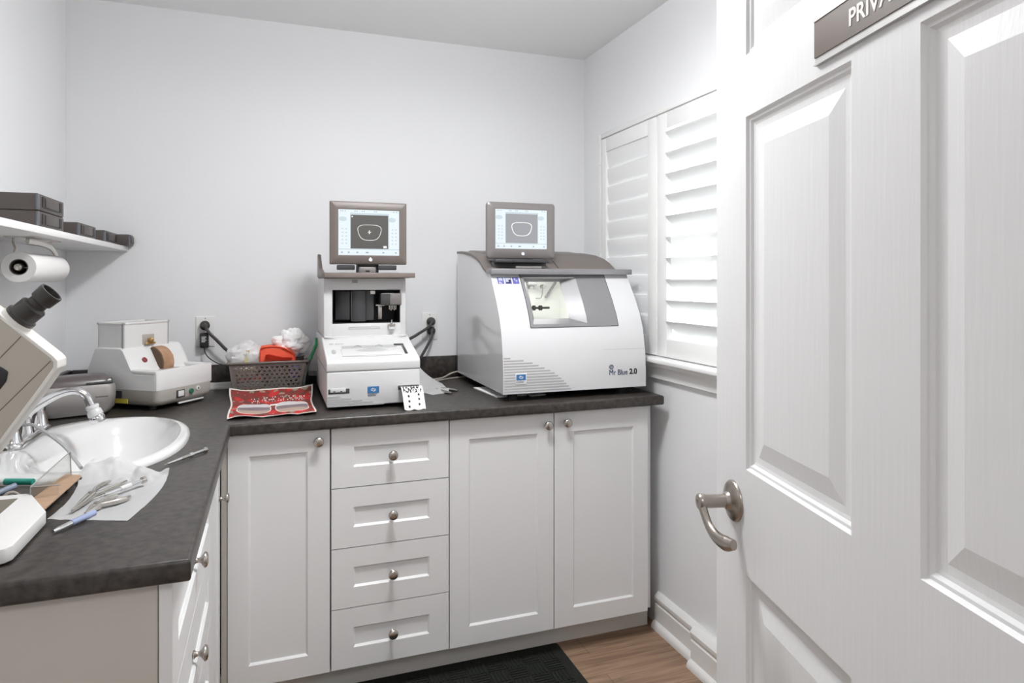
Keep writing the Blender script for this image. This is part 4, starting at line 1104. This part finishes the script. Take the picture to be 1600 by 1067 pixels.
b.box(1.80, 1.805, -.385, -.365, 1.27, 1.345, M=Matrix.Translation((1.80, 0, 1.3)) @ Matrix.Rotation(radians(35), 4, 'Y') @ Matrix.Translation((-1.80, 0, -1.3)))
obj('nozzle', b, ch)
# lid
lid = [(y, z+.0008) for y, z in LIDP]
top = [(y, z+.011) for y, z in LIDP]
b = B('taupe_plastic').prism(lid+top[::-1], 'x', EX0-.003, EX1-.012)
b.prism([(-.30, 1.452), (-.20, 1.466), (-.12, 1.474), (YBK, 1.475), (YBK, 1.455), (-.3, 1.445)], 'x', EX0+.05, EX1-.06, .003)
ld = obj('lid', b, t, angle=35)
b = B('silver_grey').prism([(-.566, 1.366), (-.566, 1.386), (-.556, 1.388), (-.530, 1.388), (-.500, 1.382), (-.500, 1.368)], 'x', EX0-.004, EX1+.012, .0015)
obj('lid_edge', b, t, angle=40)
obj('lid_seam', B('black_plastic').prism([(-.47, 1.3925), (-.42, 1.4185), (-.34, 1.444), (-.30, 1.4525), (-.30, 1.451), (-.34, 1.442), (-.42, 1.416), (-.47, 1.390)], 'x', 1.80, 1.8012), ld)
monitor(t, 1.506, 1.792, -.455, 1.428, 1.650, (1.541, 1.757, 1.468, 1.622), False, True, .012)
b = B('dark_plastic').box(1.53, 1.745, -.50, -.40, 1.412, 1.425, .004).box(1.60, 1.70, -.44, -.40, 1.42, 1.46, .004).box(1.525, 1.75, -.46, -.40, 1.384, 1.414, .003)
obj('monitor_stand', b, t)
# stylus lies in front of the monitor on the lid
st = thing('stylus', 'silver stylus lying on the lid edge before the second monitor', 'pen', (1.66, -.53, 1.389))
b = B('steel').cyl((1.595, -.530, 1.3935), (1.70, -.532, 1.3935), .0042, .0042, 14).m('dark_metal').cyl((1.70, -.532, 1.3935), (1.722, -.5325, 1.3935), .0042, .0012, 14)
obj('stylus_barrel', b, st)
# decals on the curved front
def decal(x, z): return Matrix.Translation((x, fy(z)-.0008, z)) @ Matrix.Rotation(-ftilt(z), 4, 'X') @ Matrix.Rotation(pi/2, 4, 'X')
for i, x in enumerate((1.513, 1.543, 1.573)):
    b = B('icon_violet'); z = 1.339; M = decal(x, z)
    b.box(0, .0245, -.010, .0205, -.0008, .0005, M=M)
    if i == 0: b.m('icon_grey').box(.005, .020, .004, .018, 0, .0009, M=M).m('logo_white').box(.004, .012, -.004, -.002, 0, .0009, M=M).box(.004, .016, -.008, -.006, 0, .0009, M=M)
    elif i == 1:
        b.m('icon_grey').box(.002, .0225, -.002, .018, 0, .0009, M=M).m('ink_black').prism([(.012, -.002), (.0225, -.002), (.0225, .012)], 'z', .0003, .0012) if False else b.m('icon_grey').box(.002, .0225, -.002, .018, 0, .0009, M=M)
        b.m('ink_black').box(.013, .022, -.002, .008, 0, .0013, M=M).box(.003, .020, -.008, -.004, 0, .0011, M=M)
    else: b.m('icon_grey').box(.006, .011, .006, .016, 0, .0009, M=M).box(.012, .018, 0, .006, 0, .0009, M=M)
    obj('icon_sticker', b, t, label=('blue grey square icon', 'black and grey square icon', 'violet blue square icon')[i])
b = B('vent_grey')
for i in range(13):
    z = 1.070-i*.0098; ln = (.028, .078, .112, .135, .158, .180, .197, .210, .222, .234, .243, .252, .260)[i]
    b.box(EX0+.003, EX0+ln, fy(z)-.0008, fy(z)+.003, z-.0056, z)
obj('vent_slot', b, t)
maker_logo(t, 1.539, -.6925, .989, .036, plate=True)
# model lettering with the little round face
b = B('ink_navy'); M = Matrix.Translation((1.908, fy(.992)-.0008, .990)) @ Matrix.Rotation(pi/2, 4, 'X')
b.text('Mr Blue', .0285, M, .0005, .86)
b.m('ink_black').text('2.0', .0285, M @ Matrix.Translation((.086, .001, 0)), .0005, .95, offset=.0006)
b.m('ink_navy').ring(M @ V((.0105, .0305, 0)), (0, -1, 0), .0075, .0012, seg=24, s2=6).tube([M @ V((.008, .029, 0)), M @ V((.0105, .0275, 0)), M @ V((.014, .0345, 0))], .0006, 6, 3)
obj('model_lettering', b, t)
for x in (EX0+.05, EX1-.085):
    for y in (-.645, -.12): obj('foot', B('black_rubber').lathe([(.019, 0), (.017, .028)], (x, y, HC), (0, 0, 1), 20), t)

# paper sheets under the edger
solo('card_folder', B('paper').prism([(1.498, -.60), (1.476, -.37), (1.60, -.36), (1.618, -.59)], 'z', HC+.0005, HC+.0055, .001).m('tissue_printed').prism([(1.502, -.585), (1.483, -.39), (1.50, -.39), (1.520, -.585)], 'z', HC+.0055, HC+.0068), 'flat grey-white booklet lying under the corner of the glossy edging machine', 'booklet')
solo('card_folder', B('paper').prism([(1.625, -.615), (1.625, -.52), (1.68, -.52), (1.69, -.605)], 'z', HC+.0005, HC+.0035, .0008), 'small paper card lying under the front of the glossy edging machine', 'card')
# papers beside the tracer
solo('leaflet', B('paper').grid(lambda u, v: V((1.214+.05*v+.155*u*(1-.35*v), -.385+.10*v-.02*u, .919+(.105-.085*u**.7)*v**1.2*(1-.35*u))), 10, 8, thick=.0006), 'white sheet with a lifted edge propped beside the tracer', 'paper', angle=60)
solo('leaflet', B('paper').grid(lambda u, v: V((1.215+.135*u+.02*v, -.465+.05*v+.012*u, .916+.016*sin(u*5+.5)*(1-v)*.6+.012*v)), 12, 6, thick=.0006), 'thin curled white paper lying flat between tracer and pliers', 'paper', angle=60)

# ------------------------------------------------------------------ hand tools
def pliers(label, tip, joint, h1, h2, b1, b2, z=HC+.001, r=.0046, group=None):
    P = lambda p, dz=0.0: V((p[0], p[1], z+.006+dz))
    tip, joint, h1, h2 = P(tip, -.001), P(joint), P(h1, -.001), P(h2, -.001)
    t = thing('pliers', label, 'pliers', (joint.x, joint.y, z), group)
    d = (tip-joint); n_ = V((-d.y, d.x, 0)).normalized()
    b = B('steel')
    for s_ in (1, -1): b.tube([joint+n_*.004*s_, joint+d*.4+n_*.0038*s_, tip+n_*.0012*s_], [.0065, .0052, .0022], 10, 6, flat=.8)
    obj('jaw', b, t, angle=60)
    obj('pivot', B('steel').cyl(joint-V((0, 0, .006)), joint+V((0, 0, .0068)), .0062, seg=20), t)
    for h_, bl in ((h1, b1), (h2, b2)):
        m_ = (joint+h_)/2; dd = h_-joint; nn = V((-dd.y, dd.x, 0)).normalized()
        obj('handle', B('steel').tube([joint, lerp(joint, m_, .5)+nn*bl*.6, m_+nn*bl, lerp(m_, h_, .6)+nn*bl*.75, h_], [r*.8, r*.85, r, r*.95, r*.6], 12, 8, flat=.8), t, angle=60)
    return t
PG = 'steel optical pliers'
pliers('steel pliers with spread handles on the paper towel, the pair nearer the basin', (.383, -1.488), (.394, -1.400), (.4065, -1.305), (.4385, -1.316), .010, -.004, HC+.0035)
pliers('steel pliers on the paper towel beside the blue-handled screwdriver', (.409, -1.512), (.420, -1.475), (.4413, -1.418), (.4650, -1.432), .006, -.008, HC+.0035, .0058)
pliers('small steel pliers lying on the worktop between the two white machines', (1.300, -.295), (1.317, -.345), (1.362, -.475), (1.395, -.430), -.004, .010, HC+.0005, .006)
def screwdriver(label, p0, p1, z, h0, parts, r=.0036):
    """p0 tip, p1 cap; parts: list of (t0,t1,radius0,radius1,material,name)"""
    p0, p1 = V((p0[0], p0[1], z)), V((p1[0], p1[1], z+h0)); t = thing('screwdriver', label, 'screwdriver', ((p0.x+p1.x)/2, (p0.y+p1.y)/2, z-r))
    for a, c, r0, r1, m_, nm in parts:
        obj(nm, B(m_).cyl(lerp(p0, p1, a), lerp(p0, p1, c), r0, r1, 16), t)
screwdriver('slim chrome precision screwdriver lying alone between basin and worktop edge', (.4927, -1.1997), (.5703, -1.0765), HC+.0062, 0,
            [(0, .08, .0009, .0012, 'steel', 'blade'), (.08, .40, .0022, .0036, 'chrome', 'shank'), (.40, .58, .0042, .0042, 'steel', 'grip'), (.58, .66, .0058, .0058, 'chrome', 'collar'), (.66, .93, .0036, .0036, 'chrome', 'barrel'), (.93, 1, .0062, .0062, 'steel', 'cap')])
screwdriver('small screwdriver with a pale blue grip lying in front of the paper towel', (.3788, -1.5863), (.4225, -1.509), HC+.0058, .002,
            [(0, .12, .003, .0042, 'chrome', 'tip'), (.12, .42, .0044, .0046, 'chrome', 'shank'), (.42, 1, .0054, .0054, 'blue_handle', 'grip')])
screwdriver('chrome screwdriver lying across the pliers on the paper towel', (.405, -1.44), (.4775, -1.343), HC+.0125, .003,
            [(0, .2, .001, .002, 'steel', 'blade'), (.2, .5, .0035, .0042, 'chrome', 'shank'), (.5, .70, .0048, .0048, 'white_plastic', 'grip'), (.70, .94, .0036, .0036, 'chrome', 'barrel'), (.94, 1, .0068, .0068, 'steel', 'cap')])
# paper towel on the worktop
def towelp(u, v):
    a = V((.347, -1.502, 0)); c = V((.484, -1.560, 0)); e = V((.512, -1.250, 0)); f = V((.352, -1.188, 0))
    p = a*(1-u)*(1-v)+c*u*(1-v)+e*u*v+f*(1-u)*v
    p.x += .010*sin(v*6)*(1-u)*.6+.012*math.sin(pi*v)*u
    s_ = min(1, max(0, (p.y+1.285)/.05)) if p.x < .47 else 0
    ex = ((p.x-SX)/SA)**2+((p.y-SY)/SB)**2
    rise = min(1, max(0, (1.32-ex)/.22)); rise = rise*rise*(3-2*rise)
    z = HC+.0012+.021*rise+.0012*(1+noise.noise(V((u*9, v*9, 0))))
    z += max(0, v-.66)/.34*(.010*(.5+.5*sin(u*17+v*9))+.014*abs(noise.noise(V((u*7, v*9, 4)))))
    return V((p.x, p.y, z))
solo('paper_towel', B('tissue').grid(towelp, 60, 60, thick=.0005), 'white paper towel sheet spread on the worktop under the pliers', 'paper towel', angle=50)

# small things beside the basin
strip = [(0.2985, -1.4658), (0.314, -1.2534), (0.3491, -1.2783), (0.34, -1.5159)]
b = B('tan_wood').loft([[V((x, y, HC+.0162)) for x, y in strip], [V((x, y, HC+.0192)) for x, y in strip]])
tb = thing('wooden_strip', 'flat tan wooden strip on small pegs beside the clear acrylic stand', 'strip', (.33, -1.34, HC))
obj('strip', b, tb)
b = B('dark_plastic')
for x, y in ((.318, -1.42), (.3365, -1.335), (.3475, -1.285), (.318, -1.345)): b.cyl((x, y, HC), (x, y, HC+.0165), .0035, seg=10)
obj('peg', b, tb)
AQ = [V(p) for p in [(0.2977, -1.4223, 0.9147), (0.3268, -1.2724, 0.9316), (0.3243, -1.2715, 0.9827), (0.2977, -1.4223, 0.9556)]]
n_ = V((.003, 0, 0))
ta = thing('acrylic_stand', 'folded clear acrylic stand leaning beside the basin rim', 'stand', AQ[0])
obj('acrylic_sheet', B('acrylic').loft([AQ, [p+n_ for p in AQ]]), ta)
fl = [AQ[0], AQ[0]+V((.045, .012, 0)), AQ[3]+V((.045, .012, -.004)), AQ[3]]
obj('acrylic_flap', B('acrylic').loft([fl, [p-V((0, .003, 0)) for p in fl]]), ta)
b = B('acrylic_edge')
for p, q in ((AQ[3], AQ[2]), (AQ[2], AQ[1]), (AQ[3], AQ[0]), (fl[3], fl[2])): b.cyl(p+n_*.5, q+n_*.5, .0011, seg=8)
obj('sheet_edge', b, ta)
solo('marker_pen', B('teal_plastic').cyl((0.2158, -1.2834, 0.9346), (0.2696, -1.3028, 0.9346), .0064, seg=18), 'short teal green pen lying along the basin rim', 'pen')
solo('pen', B('grey_plastic').cyl((.17, -1.262, HC+.006), (.262, -1.352, HC+.006), .0058, seg=14), 'grey pen lying between the teal pen and the lensmeter base', 'pen')
solo('pen', B('black_plastic').cyl((.175, -1.292, HC+.005), (.235, -1.345, HC+.005), .0048, seg=14), 'black pen lying beside the grey pen near the basin', 'pen')
solo('marker_pen', B('slate_blue').cyl((.196, -1.372, HC+.007), (.243, -1.315, HC+.019), .006, seg=14), 'slate blue pen leaning on other pens by the lensmeter base', 'pen')
solo('tape_ring', B('grey_plastic').ring((.256, -1.383, HC+.0135), (.35, -.85, .25), .0105, .003, seg=28).ring((.2575, -1.3845, HC+.0135), (.35, -.85, .25), .0105, .003, seg=28), 'small grey plastic ring standing beside the wooden strip', 'ring')
solo('cork', B('tan_wood').box(.165, .20, -1.40, -1.372, HC+.0005, HC+.012, .003), 'small tan block beside the slate blue pen', 'block')

# ------------------------------------------------------------------ floor mat
t = thing('floor_mat', 'black ribbed entrance mat on the floor along the cabinet plinth', 'mat', (1.27, -.95, 0))
mx0, mx1, my0, my1 = .83, 1.717, -1.25, -.6425
b = B('mat_black').loft([rr(mx0, mx1, my0, my1, .0005, .012), rr(mx0, mx1, my0, my1, .003, .012), rr(mx0+.006, mx1-.006, my0+.006, my1-.006, .005, .010)])
obj('mat_base', b, t)
b = B('mat_black'); cell = .066
nx, ny = int((mx1-mx0-.07)/cell), int((my1-my0-.07)/cell)
for i in range(nx):
    for j in range(ny):
        x = mx1-.035-cell*(i+1); y = my1-.035-cell*(j+1)
        for k in range(5):
            o = cell*(k+.2)/5
            if (i+j) % 2: b.box(x+.003, x+cell-.003, y+o, y+o+.007, .0045, .0085)
            else: b.box(x+o, x+o+.007, y+.003, y+cell-.003, .0045, .0085)
obj('rib_pattern', b, t, angle=20)

# ------------------------------------------------------------------ light
def lamp(name, kind, loc, energy, **k):
    l = bpy.data.lights.new(name, kind); l.energy = energy
    for a, c in k.items(): setattr(l, a, c)
    o = bpy.data.objects.new(name, l); COL.objects.link(o); o.location = loc
    return o
lamp('ceiling_lamp', 'AREA', (1.2, -1.35, H-.150), 8, shape='DISK', size=.30, color=(.985, .99, 1))
lamp('corridor_fill', 'AREA', (.9, -3.7, H-.02), 14, shape='RECTANGLE', size=1.2, size_y=.6, color=(.98, .99, 1))  # unseen fill light, added to brighten the room from behind the camera
w = bpy.data.worlds.new('sky'); SC.world = w; w.use_nodes = True
bg = w.node_tree.nodes['Background']; bg.inputs['Color'].default_value = (.93, .97, 1, 1); bg.inputs['Strength'].default_value = 4

# ------------------------------------------------------------------ camera
cam = bpy.data.cameras.new('camera'); co = bpy.data.objects.new('camera', cam); COL.objects.link(co)
co.location = (.7272, -2.9042, 1.3435); co.rotation_euler = (pi/2, 0, -.3453)
cam.sensor_width = 36; cam.lens = 36*1039.74/1600; cam.shift_y = (438.07-533.5)/1600
cam.clip_start = .01
SC.camera = co
SC.view_settings.view_transform = 'Standard'; SC.view_settings.look = 'None'; SC.view_settings.gamma = 1; SC.view_settings.exposure = .38
SC.view_settings.use_curve_mapping = False
SC.cycles.use_denoising = True
SC.cycles.max_bounces = 10; SC.cycles.diffuse_bounces = 6; SC.cycles.glossy_bounces = 4; SC.cycles.transmission_bounces = 8
SC.cycles.sample_clamp_indirect = 4; SC.cycles.caustics_reflective = False; SC.cycles.caustics_refractive = False
